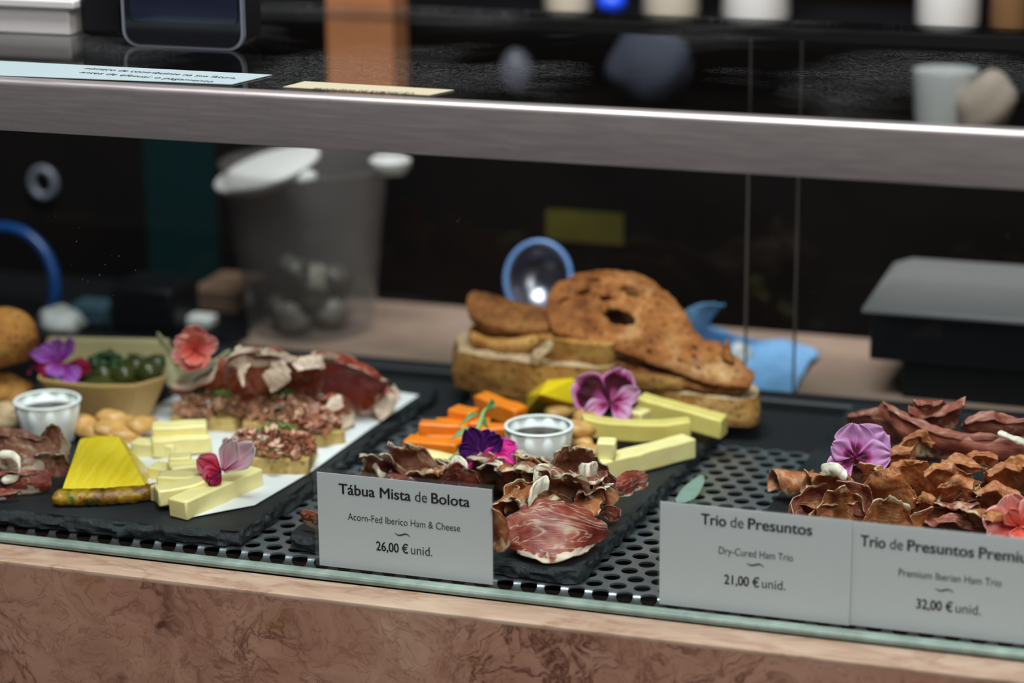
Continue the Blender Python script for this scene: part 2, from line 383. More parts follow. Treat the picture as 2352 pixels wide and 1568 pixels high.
# marble counter under the case
def profile(name, pts, x0, x1, mat, parent=None, sharp=30):
    n = len(pts); vs = [(x0, y, z) for y, z in pts] + [(x1, y, z) for y, z in pts]
    fs = [(i, (i + 1) % n, n + (i + 1) % n, n + i) for i in range(n)] + [tuple(range(n))[::-1], tuple(range(n, 2 * n))]
    return mk(name, vs, fs, mat, parent, sharp=sharp)
mc = T('marble_counter', (.2, .1, -1.0), 'pink veined marble counter front with a pale ledge under the glass case', 'counter')
pl = [(-.0285, -.0065), (-.0297, -.0069), (-.0300, -.0078), (-.0300, -.0090), (-.0055, -.0090), (-.0055, -.0065)]
profile('pale_ledge', pl, XL, XR, M['marble_pale'], mc)['label'] = 'cream streaked top ledge'
pts = [(-.0300, -.0090), (-.030, -.95), (.38, -.95), (.38, -.030), (-.006, -.030), (-.006, -.0090)]
profile('counter_body', pts, XL, XR, M['marble'], mc)
box('plinth', XL, XR, .0, .36, -1.0, -.95, M['void'], mc)
# display case
dc = T('display_case', (.2, .17, -.03), 'glass food display case with a brushed steel front rail', 'display case')
box('front_glass', XL, XR, -.005, 0, -.0017, .252, M['glass'], dc)
edge = profile('glass_seal', [(-.0058, -.0054), (-.0060, -.0036), (-.0054, -.0024), (-.0042, -.0018), (.0008, -.0018), (.0008, -.0054)], XL, XR, M['glass_edge'], dc); edge['label'] = 'pale green strip along the foot of the front glass'
box('shadow_strip', XL, XR, -.0048, .0008, -.0064, -.0054, M['void'], dc)  # black strip that stands in for the shadow line under the glass seal
pr = [(-.0062, .2392), (-.0062, .2645)] + [(-.0062 + .0030 - .0030 * math.cos(a), .2645 + .0030 * math.sin(a)) for a in [R(18 * k) for k in range(1, 6)]] + [(.0035, .2675), (.0035, .2655), (.0, .2655), (.0, .2392)]
profile('steel_rail', pr, XL, XR, M['steel'], dc)
box('top_glass', XL, XR, .0005, .342, .2600, .2650, M['glass_top'], dc)
box('rear_rail', XL, XR, .335, .347, .253, .2595, plain('dark_steel', (.10, .09, .09), .35, .8), dc)
box('base_tray', XL, XR, .0012, .376, -.0298, -.022, M['void'], dc)
profile('rear_sill', [(.3565, -.021), (.3565, .006), (.358, .0075), (.376, .0075), (.376, -.021)], XL, XR, M['darksheet'], dc)
for a, b in ((XL, XL + .006), (XR - .006, XR)): box('side_glass', a, b, .004, .335, .0, .2595, M['glass_rear'], dc)
# rear sliding glass doors, overlapping on the right
xa, xb = Q(1825, 700, .372).x, Q(1716, 700, .366).x
d1 = T('sliding_glass_door', (.0, .372, .0075), 'rear sliding glass door on the left, its edge line right of the blue cloth', 'glass door')
box('glass_pane', XL + .02, xa, .3705, .3735, .0076, .252, M['glass_rear'], d1)
box('edge', xa, xa + .0012, .3702, .3738, .0076, .252, M['glass_edge_dim'], d1)
d2 = T('sliding_glass_door', (.6, .366, .0075), 'rear sliding glass door on the right, reaching over the pale blue cloth', 'glass door')
box('glass_pane', xb, XR - .02, .3645, .3675, .0076, .252, M['glass_rear'], d2)
box('edge', xb - .0012, xb, .3642, .3678, .0076, .252, M['glass_edge_dim'], d2)
# perforated shelf: staggered holes, front edge bent down so the last row is cut by the bend
def deck():
    pitch_ = .0136; rad = .0048; rows = pitch_ * .866; vs = []; fs = []; N = 24
    x0, x1 = -.34, .50; yb = .0108
    nrow = 23; ncol = int((x1 - x0) / pitch_)
    def bend(x, y, z):
        if y >= yb: return (x, y, z)
        s = yb - y; r = .003; a = min(s / r, 1.45)
        yy = yb - r * math.sin(a); zz = -r * (1 - math.cos(a))
        rest = max(0, s - 1.45 * r)
        yy -= rest * math.cos(1.45); zz -= rest * math.sin(1.45)
        return (x, yy, zz + z)
    for j in range(nrow):
        cy = .0083 + j * rows
        for i in range(ncol):
            cx = x0 + (i + .5 * (j % 2)) * pitch_
            b = len(vs)
            for ring in range(3):
                for k in range(N):
                    a = 2 * math.pi * k / N
                    if ring == 0:
                        rr = (pitch_ / 2) / math.cos(((a + R(30)) % R(60)) - R(30)); z = 0
                    else: rr = rad; z = 0 if ring == 1 else -.0012
                    vs.append(bend(cx + rr * math.cos(a), cy + rr * math.sin(a), z))
            for ring in range(2):
                for k in range(N):
                    k2 = (k + 1) % N
                    fs.append((b + ring * N + k, b + ring * N + k2, b + (ring + 1) * N + k2, b + (ring + 1) * N + k))
            # hex corners lie between ring samples: fill the small gaps
    # backing strip behind the perforations and corner fillers
    yl = .0083 + (nrow - .6) * rows
    b = len(vs); vs += [(x0 - .3, yl, -.0002), (x1 + .4, yl, -.0002), (x1 + .4, .356, -.0002), (x0 - .3, .356, -.0002)]; fs.append((b, b + 1, b + 2, b + 3))
    return vs, fs
v, f = deck()
o = mk('perforated_shelf', v, f, [M['deck'], M['darksheet']], sharp=35, midx=[0] * (len(f) - 1) + [1])
tag(o, 'perforated steel shelf with round holes under the slate boards', 'shelf')
# slate boards
def slate(name, FL, FR, BR, label, seed):
    FL, FR, BR = V(FL), V(FR), V(BR); BL = FL + BR - FR
    root = T('slate_board', ((FL + BR) / 2).to_3d() + V((0, 0, .0012)), label, 'serving board')
    nx, ny = 90, 150; top = []
    def edgept(a, b, t, amp):
        p = a.lerp(b, t); return p
    def pos(u, v_):
        p = FL.lerp(FR, u).lerp(BL.lerp(BR, u), v_)
        c = (FL + BR) / 2; d = p - c
        e = max(abs(u - .5), abs(v_ - .5)) * 2
        # rounded, chipped outline
        k = 1 + (.010 * noise.noise(V((p.x * 60, p.y * 60, seed))) + .006 * noise.noise(V((p.x * 170, p.y * 170, seed)))) * max(0, (e - .8) * 5)
        cu, cv_ = abs(u - .5) * 2, abs(v_ - .5) * 2
        if cu > .88 and cv_ > .93: k -= .018 * ((cu - .88) / .12) * ((cv_ - .93) / .07)
        return c + d * k
    for j in range(ny):
        for i in range(nx):
            p = pos(i / (nx - 1), j / (ny - 1)); top.append((p.x, p.y, BT + .0002 * noise.noise(V((p.x * 50, p.y * 50, seed))) - .0002))
    mk('board_face', top, grid_faces(nx, ny), M['slate'], root)
    loop = [(i, 0) for i in range(nx)] + [(nx - 1, j) for j in range(1, ny)] + [(i, ny - 1) for i in range(nx - 2, -1, -1)] + [(0, j) for j in range(ny - 2, 0, -1)]
    n = len(loop); vs = []; L = 8; c = (FL + BR) / 2
    for l in range(L):
        for (i, j) in loop:
            p = V(top[j * nx + i]); t = l / (L - 1); d = (p.xy - c).normalized()
            out = .0022 * math.sin(min(1, t * 1.4) * 2.2) + .0030 * noise.noise(V((p.x * 130, p.y * 130, t * 3 + seed))) * (1 if l else 0)
            out += (.0018 * noise.noise(V((p.x * 40, p.y * 40, t * 2 + seed))) + .0012 * noise.noise(V((p.x * 350, p.y * 350, t * 4 + seed)))) * (1 if l else 0)
            vs.append((p.x + d.x * out, p.y + d.y * out, p.z + (.0012 - p.z) * t))
    fs = [(l * n + k, l * n + (k + 1) % n, (l + 1) * n + (k + 1) % n, (l + 1) * n + k) for l in range(L - 1) for k in range(n)]
    vs2 = vs; fs.append(tuple((L - 1) * n + k for k in range(n)))
    mk('chipped_edge', vs2, fs, M['slate_edge'], root, sharp=50)
    return root
slate('slate_board', (-.300, .003), (-.052, .012), (-.040, .3165), 'dark slate board at the left carrying pineapple, toasts and kraft tray', 3)
slate('slate_board', (-.024, .017), (.149, .013), (.166, .312), 'dark slate board in the middle carrying the bread stack and orange sticks', 8)
slate('slate_board', (.2215, .02), (.40, .012), (.416, .345), 'dark slate board at the right piled with amber ham', 14)

# ================================================================== PRICE TAGS
TY = .0052
def text_mesh(s, x0, x1, z, cap, y, bold, mat, parent, name, bfit=True):
    cu = bpy.data.curves.new(name, 'FONT'); cu.body = s; cu.size = 1; cu.offset = 0
    o = bpy.data.objects.new(name, cu); scn.collection.objects.link(o)
    dg = bpy.context.evaluated_depsgraph_get(); me = bpy.data.meshes.new_from_object(o.evaluated_get(dg))
    bpy.data.objects.remove(o)
    vs = [v.co.copy() for v in me.vertices]; fs = [tuple(p.vertices) for p in me.polygons]
    if bold:
        base_v, base_f = vs, fs; vs, fs = [], []
        for dx, dy in ((-.022, 0), (.022, 0), (0, .012), (0, -.012)): vs, fs = merge([(vs, fs), ([v + V((dx, dy, 0)) for v in base_v], base_f)])
    mnx, mxx = min(v.x for v in vs), max(v.x for v in vs)
    sx = (x1 - x0) / (mxx - mnx); sz = cap / .729
    vs = [(x0 + (v.x - mnx) * sx, y, z + v.y * sz) for v in vs]
    return mk(name, vs, fs, mat, parent, smooth=False)
def price_tag(x0, x1, ztop, label, lines, fl, mgn=(.0022, .0024, .0008), dy=0):
    y = TY + dy
    t = T('price_tag', ((x0 + x1) / 2, y, -.0017), label, 'price tag', 'printed price tags behind the front glass')
    box('card', x0, x1, y, y + .0004, -.0017, ztop, M['card'], t)
    v, f = box_data(x0 - mgn[0], x1 + mgn[2], y - .0006, y - .0005, -.0017, ztop + mgn[1])
    v2, f2 = box_data(x0 - mgn[0], x1 + mgn[2], y + .0008, y + .0009, -.0017, ztop + mgn[1])
    vs, fs = merge([(v, f), (v2, f2)]); mk('clear_sleeve', vs, fs, M['clear'], t, smooth=False)
    for nm, segs, by, cap in lines:
        zb = Q(segs[0][1], by, y - .0002).z
        for (s, a, b, bold) in segs:
            text_mesh(s, Q(a, by, y - .0002).x, Q(b, by + (b - a) * .1, y - .0002).x, zb, cap, y - .0002, bold, M['ink'], t, nm)
    a, b, yy = fl
    p0, p1 = Q(a, yy, y - .0002), Q(b, yy + 4, y - .0002); d = p1 - p0; d.z = 0
    pts = [p0 + V((0, 0, .0010)), p0 + d * .2 + V((0, 0, .0001)), p0 + d * .42 + V((0, 0, .0003)), p0 + d * .62 + V((0, 0, .0010)), p0 + d * .8 + V((0, 0, .0010)), p0 + d + V((0, 0, -.0002))]
    c = cr(pts, 24); vs = []
    for k, p in enumerate(c):
        w_ = .0004 * math.sin(math.pi * min(1, (k + 1.5) / 26)) + .0001; vs += [(p.x, y - .0002, p.z - w_), (p.x, y - .0002, p.z + w_)]
    mk('flourish', vs, [(2 * k, 2 * k + 2, 2 * k + 3, 2 * k + 1) for k in range(23)], M['inkblue'], t, smooth=False)
    return t
price_tag(0.0000, .1028, .0537, 'price tag reading 26,00 euro, in front of the middle board', [
    ('title_text', [('Tábua Mista', 778, 944, 1), ('de', 953, 981, 0), ('Bolota', 990, 1079, 1)], 1133, .0064),
    ('subtitle_text', [('Acorn-Fed Iberico Ham & Cheese', 799, 1057, 0)], 1193, .0043),
    ('price_text', [('26,00 €', 864, 938, 1), ('unid.', 944, 993, 0)], 1263, .0056)], (907, 942, 1228))
price_tag(.1971, .30005, .0567, 'price tag reading 21,00 euro, right of the ham on the middle board', [
    ('title_text', [('Trio', 1610, 1668, 1), ('de', 1678, 1708, 0), ('Presuntos', 1718, 1866, 1)], 1203, .0064),
    ('subtitle_text', [('Dry-Cured Ham Trio', 1651, 1821, 0)], 1271, .0043),
    ('price_text', [('21,00 €', 1663, 1744, 1), ('unid.', 1750, 1804, 0)], 1340, .0056)], (1715, 1755, 1297), (.0012, .0012, 0))
price_tag(.3001, .4026, .0560, 'price tag reading 32,00 euro, in front of the pile of amber ham', [
    ('title_text', [('Trio', 1976, 2034, 1), ('de', 2044, 2074, 0), ('Presuntos', 2084, 2238, 1), ('Premium', 2249, 2392, 1)], 1253, .0064),
    ('subtitle_text', [('Premium Iberian Ham Trio', 2064, 2300, 0)], 1322, .0043),
    ('price_text', [('32,00 €', 2104, 2188, 1), ('unid.', 2195, 2253, 0)], 1396, .0056)], (2148, 2190, 1355), (.0, .001, .001), .0012)
#PART2
# ================================================================== FOOD BUILDERS
def cre(pts, t):                       # Catmull-Rom at t in 0..1
    n = len(pts)
    if n == 2: return pts[0].lerp(pts[1], t)
    x = max(0, min(n - 1.000001, t * (n - 1))); k = int(x); x -= k
    g_ = lambda i: pts[i] if 0 <= i < n else (2 * pts[0] - pts[1] if i < 0 else 2 * pts[-1] - pts[-2])
    a, b, c, d = g_(k - 1), g_(k), g_(k + 1), g_(k + 2)
    return .5 * ((2 * b) + (c - a) * x + (2 * a - 5 * b + 4 * c - d) * x * x + (3 * b - a - 3 * c + d) * x ** 3)
def finish(name, grid, nu, nv, par, mat, seed, parent, amp, edge, freq, thick, skip=None, efreq=None):
    def at(i, j): return grid[max(0, min(nv - 1, j)) * nu + max(0, min(nu - 1, i))]
    out = []; A = {'u': [], 's': [], 'rim': [], 'seed': []}
    for j in range(nv):
        for i in range(nu):
            p = at(i, j); n = (at(i + 1, j) - at(i - 1, j)).cross(at(i, j + 1) - at(i, j - 1))
            n = n.normalized() if n.length > 1e-12 else V((0, 0, 1))
            u, s = par[j * nu + i]; rim = max(abs(u), abs(s))
            d = amp * nz(p, freq, seed) + edge * max(0, rim - .35) ** 2 * 2.2 * nz(p, efreq or freq * 1.7, seed + 5)
            d += .28 * amp * nz(p, freq * 3.6, seed + 11)
            out.append(p + n * d)
            for k, val in (('u', u), ('s', s), ('rim', rim), ('seed', seed * 1.37)): A[k].append(val)
    return mk(name, out, grid_faces(nu, nv, skip), mat, parent, thick=thick, attrs=A)
def sheet(name, rails, mat, parent=None, nu=40, nv=24, amp=.0012, edge=.003, freq=70, seed=1, thick=.0006, rnd=.32, rag=.05, skip=None, efreq=None):
    rails = [[V(p) for p in r] for r in rails]; grid = []; par = []
    for j in range(nv):
        for i in range(nu):
            u = i / (nu - 1) * 2 - 1; s = j / (nv - 1) * 2 - 1
            e = 1 + rag * (nz((u * 2.2, s * 2.2, seed), 1.5) + .5 * nz((u * 6, s * 6, seed), 1.5)) * max(abs(u), abs(s)) ** 3
            uu = u * math.sqrt(1 - rnd * s * s) * e; ss = s * math.sqrt(1 - rnd * u * u) * e
            cut = [cre(r, (uu + 1) / 2) for r in rails]
            grid.append(cre(cut, (ss + 1) / 2)); par.append((u, s))
    return finish(name, grid, nu, nv, par, mat, seed, parent, amp, edge, freq, thick, skip, efreq)
def slice_(base, yaw, L, Wd, a0, a1, wave=.003, k=5, bow=.0, seed=1, mat=None, name='ham_slice', parent=None, lean=.0, thick=.0006, nu=40, nv=20, amp=.001, edge=.003, taper=.3):
    rnd = random.Random(seed); ph = rnd.uniform(0, 6.28); yw = R(yaw); grid = []; par = []
    prof = [(0.0, 0.0)]
    for j in range(1, nv):
        t = (j - .5) / (nv - 1); a = R(a0 + (a1 - a0) * t); prof.append((prof[-1][0] + math.cos(a) * Wd / (nv - 1), prof[-1][1] + math.sin(a) * Wd / (nv - 1)))
    ex, ey = V((math.cos(yw), math.sin(yw), 0)), V((-math.sin(yw), math.cos(yw), 0))
    for j in range(nv):
        for i in range(nu):
            u = i / (nu - 1) * 2 - 1; t = j / (nv - 1)
            hw = max(.12, (1 - abs(u) ** 3.2)) ** .5
            tt = t * (hw * (1 + .12 * nz((u * 3, seed, 0), 1.3))) * (nv - 1)
            q = min(int(tt), nv - 2); fr = tt - q; q2 = min(q + 1, nv - 1)
            y = prof[q][0] + (prof[q2][0] - prof[q][0]) * fr; z = prof[q][1] + (prof[q2][1] - prof[q][1]) * fr
            x = u * L / 2 * (1 - taper * t * t * .5)
            w_ = wave * math.sin(k * u + ph + 1.2 * t) * (.25 + .75 * t) + .4 * wave * math.sin(2.3 * k * u + ph * 2) * t
            y += w_ + bow * u * u; z += .5 * w_ * math.cos(R(a1)) + lean * u * L
            grid.append(V(base) + ex * x + ey * y + V((0, 0, z))); par.append((u, t * 2 - 1))
    return finish(name, grid, nu, nv, par, mat, seed, parent, amp, edge, 90, thick, efreq=140)
def stick(name, p0, p1, w, h, mat, label, cat, group, sag=0, twist=0, seed=0, taper=0, parent=None):
    p0, p1 = V(p0), V(p1); d = p1 - p0; side = V((-d.y, d.x, 0)).normalized()
    if side.y < 0: side = -side
    n = 9; vs = []; sec = [(-.0, 0), (1, 0), (1, 1), (0, 1)]; mid = (p0 + p1) / 2 - V((0, 0, sag))
    for k in range(n):
        t = k / (n - 1); p = p0.lerp(mid, t).lerp(mid.lerp(p1, t), t); tw = twist * (t - .5); wk = w * (1 - taper * t); hk = h * (1 - taper * t)
        for (a, b) in sec:
            x, z = (a - .5) * wk, b * hk; x, z = x * math.cos(tw) - z * math.sin(tw), x * math.sin(tw) + z * math.cos(tw)
            q = p + side * (x + .5 * w) + V((0, 0, z))
            vs.append(q + V((nz(q, 90, seed), nz(q, 90, seed + 9), nz(q, 90, seed + 20) if b else 0)) * .0007)
    fs = [(k * 4 + i, k * 4 + (i + 1) % 4, k * 4 + 4 + (i + 1) % 4, k * 4 + 4 + i) for k in range(n - 1) for i in range(4)]
    fs += [(3, 2, 1, 0), tuple((n - 1) * 4 + i for i in range(4))]
    o = mk(name, vs, fs, mat, parent, sharp=40, bevel=.0012)
    return tag(o, label, cat, group) if not parent else o
def frame_to_cam(tilt_up=0.0, turn=0.0):
    n = -FW; n = (Matrix.Rotation(turn, 3, UP) @ n); n = (Matrix.Rotation(-tilt_up, 3, RT) @ n).normalized()
    x = UP.cross(n).normalized(); y = n.cross(x); return x, y, n
def petal_part(root, c, fr, ang, ln, wd, mat, seed, lift=0.0, cup=.15, ruffle=.0012, inner=.06, name='petal', pw=2.2):
    x, y, n = fr; a = R(ang); dx = x * math.cos(a) + y * math.sin(a); dy = -x * math.sin(a) + y * math.cos(a)
    nu, nv = 22, 18; vs = []; A = {'edge': [], 's': [], 't': []}
    for j in range(nv):
        t = j / (nv - 1)
        hw = wd / 2 * (math.sin(math.pi * min(1, t * .93 + .03)) ** .62) * (.35 + .65 * min(1, t * 1.8))
        for i in range(nu):
            s = i / (nu - 1) * 2 - 1
            r = ln * (inner + (1 - inner) * t)
            e = max(t * .96, abs(s) * .96 if t > .35 else t)
            ee = (max(0, t) ** pw + abs(s) ** (3 if pw < 3 else 6) * min(1, t * 1.6)) ** .5
            p = V(c) + dx * r + dy * (hw * s) + n * (lift * ln * t + cup * ln * (t * t) * (1 if True else 0) + cup * .5 * wd * s * s)
            p += n * ruffle * (nz((s * 3, t * 2, seed), 1.3) * 2 + math.sin(s * 9 + seed) * .5) * t
            p += dx * (.06 * ln * nz((s * 4, 1, seed), 1.2)) * t
            vs.append(p); A['edge'].append(min(1, ee)); A['s'].append(s + seed); A['t'].append(t)
    return mk(name, vs, grid_faces(nu, nv), mat, root, thick=.0005, attrs=A)
def ham(label, o, group): return tag(o, label, 'ham', group)
def part(parent): return parent

# ================================================================== MIDDLE BOARD
GH2 = 'ham slices on the middle board'
I, B_, A_ = M['ham_iberico'], M['ham_brown'], M['ham_amber']
ham('large flat dark red ham slice with white fat rim, foremost on the middle board', sheet('ham_slice', [
    [P(1170, 1168, .022), P(1215, 1152, .027), P(1290, 1150, .027), P(1355, 1168, .020)],
    [P(1150, 1212, .016), P(1220, 1190, .022), P(1310, 1188, .022), P(1392, 1205, .014)],
    [P(1152, 1252, .007), P(1225, 1240, .012), P(1320, 1236, .012), P(1398, 1232, .006)],
    [P(1180, 1276, .002), P(1240, 1290, .003), P(1312, 1284, .003), P(1372, 1256, .002)]], I, seed=3, nu=60, nv=40, amp=.0012, edge=.0035, rag=.06), GH2)
ham('amber ham slice standing folded against the right edge of the 26,00 euro tag', sheet('ham_slice', [
    [P(1118, 1160, .032), P(1140, 1168, .034), P(1165, 1185, .030)], [P(1118, 1200, .02), P(1148, 1200, .026), P(1170, 1220, .018)],
    [P(1118, 1250, .006), P(1145, 1262, .006), P(1178, 1262, .005)]], A_, seed=5, amp=.002, edge=.003), GH2)
ham('red brown ham slice with cream tip sticking out right of the middle pile', sheet('ham_slice', [
    [P(1382, 1120, .022), P(1425, 1090, .025), P(1472, 1068, .024)], [P(1385, 1135, .018), P(1435, 1110, .021), P(1488, 1090, .018)],
    [P(1390, 1150, .012), P(1440, 1138, .013), P(1494, 1118, .009)]], I, seed=8, rnd=.4, amp=.0015), GH2)
ham('small dark red ham flap low on the right side of the middle pile', sheet('ham_slice', [
    [P(1375, 1160, .016), P(1405, 1160, .017), P(1430, 1178, .012)], [P(1380, 1185, .008), P(1405, 1196, .007), P(1428, 1196, .005)]], I, seed=11, rnd=.45), GH2)
S2 = [  # px, py, h, yaw, L, W, a0, a1, wave, k, seed, mat, label
    (1215, 1165, .012, 10, .030, .026, 60, 190, .004, 5, 21, A_, 'amber ham slice ruffled upright left of the white fat curl on the middle pile'),
    (1300, 1160, .014, -5, .034, .030, 70, 160, .005, 6, 22, B_, 'brown pleated ham slice standing above the large flat red slice'),
    (1355, 1150, .014, 30, .032, .026, 60, 175, .004, 5, 23, I, 'red ham slice ruffled behind the white fat knot on the middle pile'),
    (1270, 1120, .012, 0, .036, .028, 75, 150, .005, 7, 24, B_, 'brown crumpled ham slice at the middle of the pile, left of the cheese cube'),
    (1330, 1105, .010, 15, .034, .032, 80, 150, .004, 6, 25, B_, 'brown ham slice rising to a point in front of the cheese cube'),
    (1190, 1130, .008, -10, .034, .024, 60, 170, .004, 5, 26, A_, 'pale amber ham slice curled in front of the middle sauce cup'),
    (890, 1110, .003, 5, .030, .026, 75, 150, .004, 6, 31, B_, 'leftmost brown ham slice behind the 26,00 euro tag'),
    (945, 1105, .003, -10, .030, .032, 80, 140, .003, 4, 32, B_, 'pointed brown ham slice in front of the pale yellow stick end'),
    (985, 1118, .003, 12, .032, .022, 60, 150, .004, 6, 33, A_, 'amber ham slice just above the top edge of the 26,00 euro tag'),
    (1115, 1108, .004, 8, .032, .026, 70, 165, .005, 6, 35, B_, 'dark brown ham slice right of the magenta flower petals'),
    (1165, 1105, .006, -12, .036, .026, 70, 155, .004, 5, 36, I, 'red brown ham slice at the foot of the middle sauce cup'),
    (1235, 1095, .006, 5, .038, .022, 70, 160, .004, 6, 37, B_, 'translucent brown ham slice leaning on the right of the middle sauce cup'),
    (1145, 1200, .004, 70, .034, .026, 60, 170, .004, 5, 38, A_, 'orange brown ham slice behind the right edge of the 26,00 euro tag'),
    (1330, 1185, .010, 12, .030, .020, 60, 190, .003, 5, 39, A_, 'curled amber ham slice under the white fat knot'),
]
for (px, py, h, yw, L, Wd, a0, a1, wv, k, sd, mt, lb) in S2:
    ham(lb, slice_(P(px, py, h), yw + 20 * math.sin(sd), L * 1.02, Wd * 1.22, max(a0, 70) + 6, a1 + (25 if sd % 3 else 60), wv * 1.3, k, .01 * math.sin(sd * 2), sd, mt, amp=.0034, edge=.0045), GH2)
ham('round reddish ham slice leaning behind the middle of the 26,00 euro tag', sheet('ham_slice', [
    [P(1015, 1080, .018), P(1050, 1060, .024), P(1090, 1078, .020)], [P(1005, 1105, .008), P(1055, 1095, .014), P(1105, 1105, .010)],
    [P(1010, 1125, .002), P(1055, 1130, .003), P(1108, 1130, .003)]], I, seed=34, amp=.001), GH2)
rnd = random.Random(31)
for k in range(22):
    if k < 11: px = 880 + 330 * rnd.random(); py = 1105 + 22 * rnd.random(); h = .002
    else: px = 1160 + 220 * rnd.random(); py = 1110 + 60 * rnd.random(); h = .006 + .01 * rnd.random()
    ham('brownish ham scrap tucked between the larger slices of the middle pile', slice_(P(px, py, h), rnd.uniform(-50, 60), rnd.uniform(.018, .030), rnd.uniform(.016, .026), rnd.uniform(20, 85), rnd.uniform(120, 260), .004, rnd.uniform(3, 8), 0, 300 + k, rnd.choice([B_, B_, A_, I]), amp=.002), 'ham scraps between the slices of the middle board')
GF2 = 'white fat curls on the middle board'
def fatcurl(label, pts, w, seed, group):
    pts = [V(p) for p in pts]; up = [p + V((0, .002, w)) for p in pts]
    o = sheet('fat_curl', [pts, [(p + q) / 2 + V((0, -.0015, 0)) for p, q in zip(pts, up)], up], M['fat'], nu=30, nv=10, amp=.0012, edge=.0015, freq=160, seed=seed, thick=.0012, rnd=.3)
    return tag(o, label, 'ham fat', group)
fatcurl('white fat strip curling down left of centre on the middle ham pile', [P(1215, 1175, .022), P(1222, 1150, .028), P(1245, 1130, .03), P(1262, 1128, .030)], .009, 1, GF2)
fatcurl('upright white fat flap on the middle ham pile, right of the sauce cup foot', [P(1225, 1120, .020), P(1240, 1112, .022), P(1262, 1112, .02)], .012, 2, GF2)
fatcurl('white fat knot on top of the middle ham pile, below the cheese cube', [P(1330, 1105, .022), P(1350, 1112, .026), P(1372, 1100, .022)], .012, 3, GF2)
fatcurl('thin white fat strip hanging at the right of the middle ham pile', [P(1345, 1135, .022), P(1355, 1160, .016), P(1362, 1180, .012)], .004, 4, GF2)
fatcurl('white curled fat end at the far left behind the 26,00 euro tag', [P(862, 1078, .014), P(872, 1100, .010), P(890, 1108, .006), P(900, 1090, .010)], .005, 5, GF2)
fatcurl('white fat strip on the ham just left of the magenta flower', [P(1035, 1075, .018), P(1050, 1070, .02), P(1075, 1085, .018)], .006, 6, GF2)
fatcurl('white fat strip on the dark ham right of the magenta flower', [P(1135, 1080, .018), P(1150, 1090, .018), P(1160, 1100, .014)], .007, 7, GF2)
ham('pale ham end poking out left of the 26,00 euro tag, above the slate corner', sheet('ham_slice', [
    [P(682, 1172, .012), P(705, 1170, .014), P(740, 1178, .014)], [P(690, 1188, .008), P(715, 1192, .009), P(742, 1195, .009)], [P(705, 1205, .003), P(722, 1215, .002), P(742, 1222, .001)]], M['ham_serrano'], seed=41, rnd=.3), GH2)
# orange sticks
GO = 'orange cheese sticks on the middle board'
for a, b, w, h, z0, z1, sd, lb in [
    ((1088, 948), (1185, 985), .013, .012, .008, .004, 1, 'orange cheese stick at the back, sloping down to the right'),
    ((1028, 985), (1080, 993), .013, .013, .008, .008, 2, 'short orange cheese stick left of the green sprig'),
    ((1000, 1005), (1125, 1005), .012, .010, .005, .005, 3, 'orange cheese stick under the green sprig stem'),
    ((962, 1012), (1075, 1018), .012, .011, .006, .005, 4, 'orange cheese stick second from the front, topmost layer'),
    ((953, 1032), (1065, 1040), .012, .010, .0, .0, 5, 'orange cheese stick in the lower layer behind the front stick'),
    ((926, 1045), (1048, 1058), .012, .010, .001, .001, 6, 'front orange cheese stick at the left of the middle board'),
    ((1098, 1018), (1170, 1018), .012, .010, .004, .004, 7, 'orange cheese stick touching the left of the sauce cup'),
    ((920, 1068), (985, 1085), .012, .008, .0, .0, 8, 'orange cheese stick end behind the pointed brown ham')]:
    stick('orange_cheese_stick', P(*a, z0), P(*b, z1), w, h, M['orange'], lb, 'cheese', GO, seed=sd, twist=.1 * (sd % 3 - 1))
stick('cheese_stick', P(950, 1068, .003), P(1062, 1088, .003), .011, .008, M['cheese'], 'pale yellow cheese stick with orange edge left of the magenta flower', 'cheese', None, seed=12)
# yellow fruit chunk (facetted)
def hull(name, pts, mat, parent=None, bevel=.0012):
    bm = bmesh.new()
    for p in pts: bm.verts.new(V(p))
    r = bmesh.ops.convex_hull(bm, input=bm.verts[:])
    bm.verts.ensure_lookup_table()
    used = [v for v in bm.verts if v.link_faces]; idx = {v: i for i, v in enumerate(used)}
    vs = [v.co.copy() for v in used]; fs = [tuple(idx[v] for v in f.verts) for f in bm.faces]; bm.free()
    return mk(name, vs, fs, mat, parent, sharp=25, bevel=bevel)
o = hull('mango_chunk', [P(1205, 950, .0), P(1212, 908, .012), P(1258, 872, .026), P(1318, 868, .028), P(1328, 930, .012), P(1320, 952, .0), P(1275, 905, .017), P(1240, 905, .024), P(1325, 910, .017), P(1225, 925, .0), P(1330, 920, .0)], M['mango'])
tag(o, 'bright yellow cut fruit chunk left of the burgundy and pink flower', 'fruit')
# pale cheese sticks and cubes
GC = 'pale yellow cheese sticks on the middle board'
stick('cheese_stick', P(1462, 958, .012), P(1655, 1010, .004), .014, .013, M['cheese2'], 'cheese stick at the back right, under the loaf slice', 'cheese', GC, seed=1)
stick('cheese_stick', P(1340, 1003, .012), P(1588, 1010, .008), .012, .012, M['cheese2'], 'sagging cheese stick in front of the burgundy flower', 'cheese', GC, sag=.006, seed=2)
stick('cheese_stick', P(1385, 1110, .0), P(1600, 1052, .001), .014, .013, M['cheese'], 'front right cheese stick pointing up from the ham pile', 'cheese', GC, seed=3)
for (px, py, h, s, yw, lb) in [(1392, 1058, .0125, .0115, 12, 'small cheese cube between the sauce cup and the front cheese stick'), (1455, 985, .010, .0115, -20, 'cheese cube at the lower right of the burgundy flower'), (1472, 988, .004, .011, 30, 'cheese cube half hidden right of the burgundy flower')]:
    c = P(px, py, h); d = V((math.cos(R(yw)), math.sin(R(yw)), 0)) * s / 2
    stick('cheese_cube', c - d, c + d, s, s, M['cheese'], lb, 'cheese', 'cheese cubes on the middle board', seed=int(px))
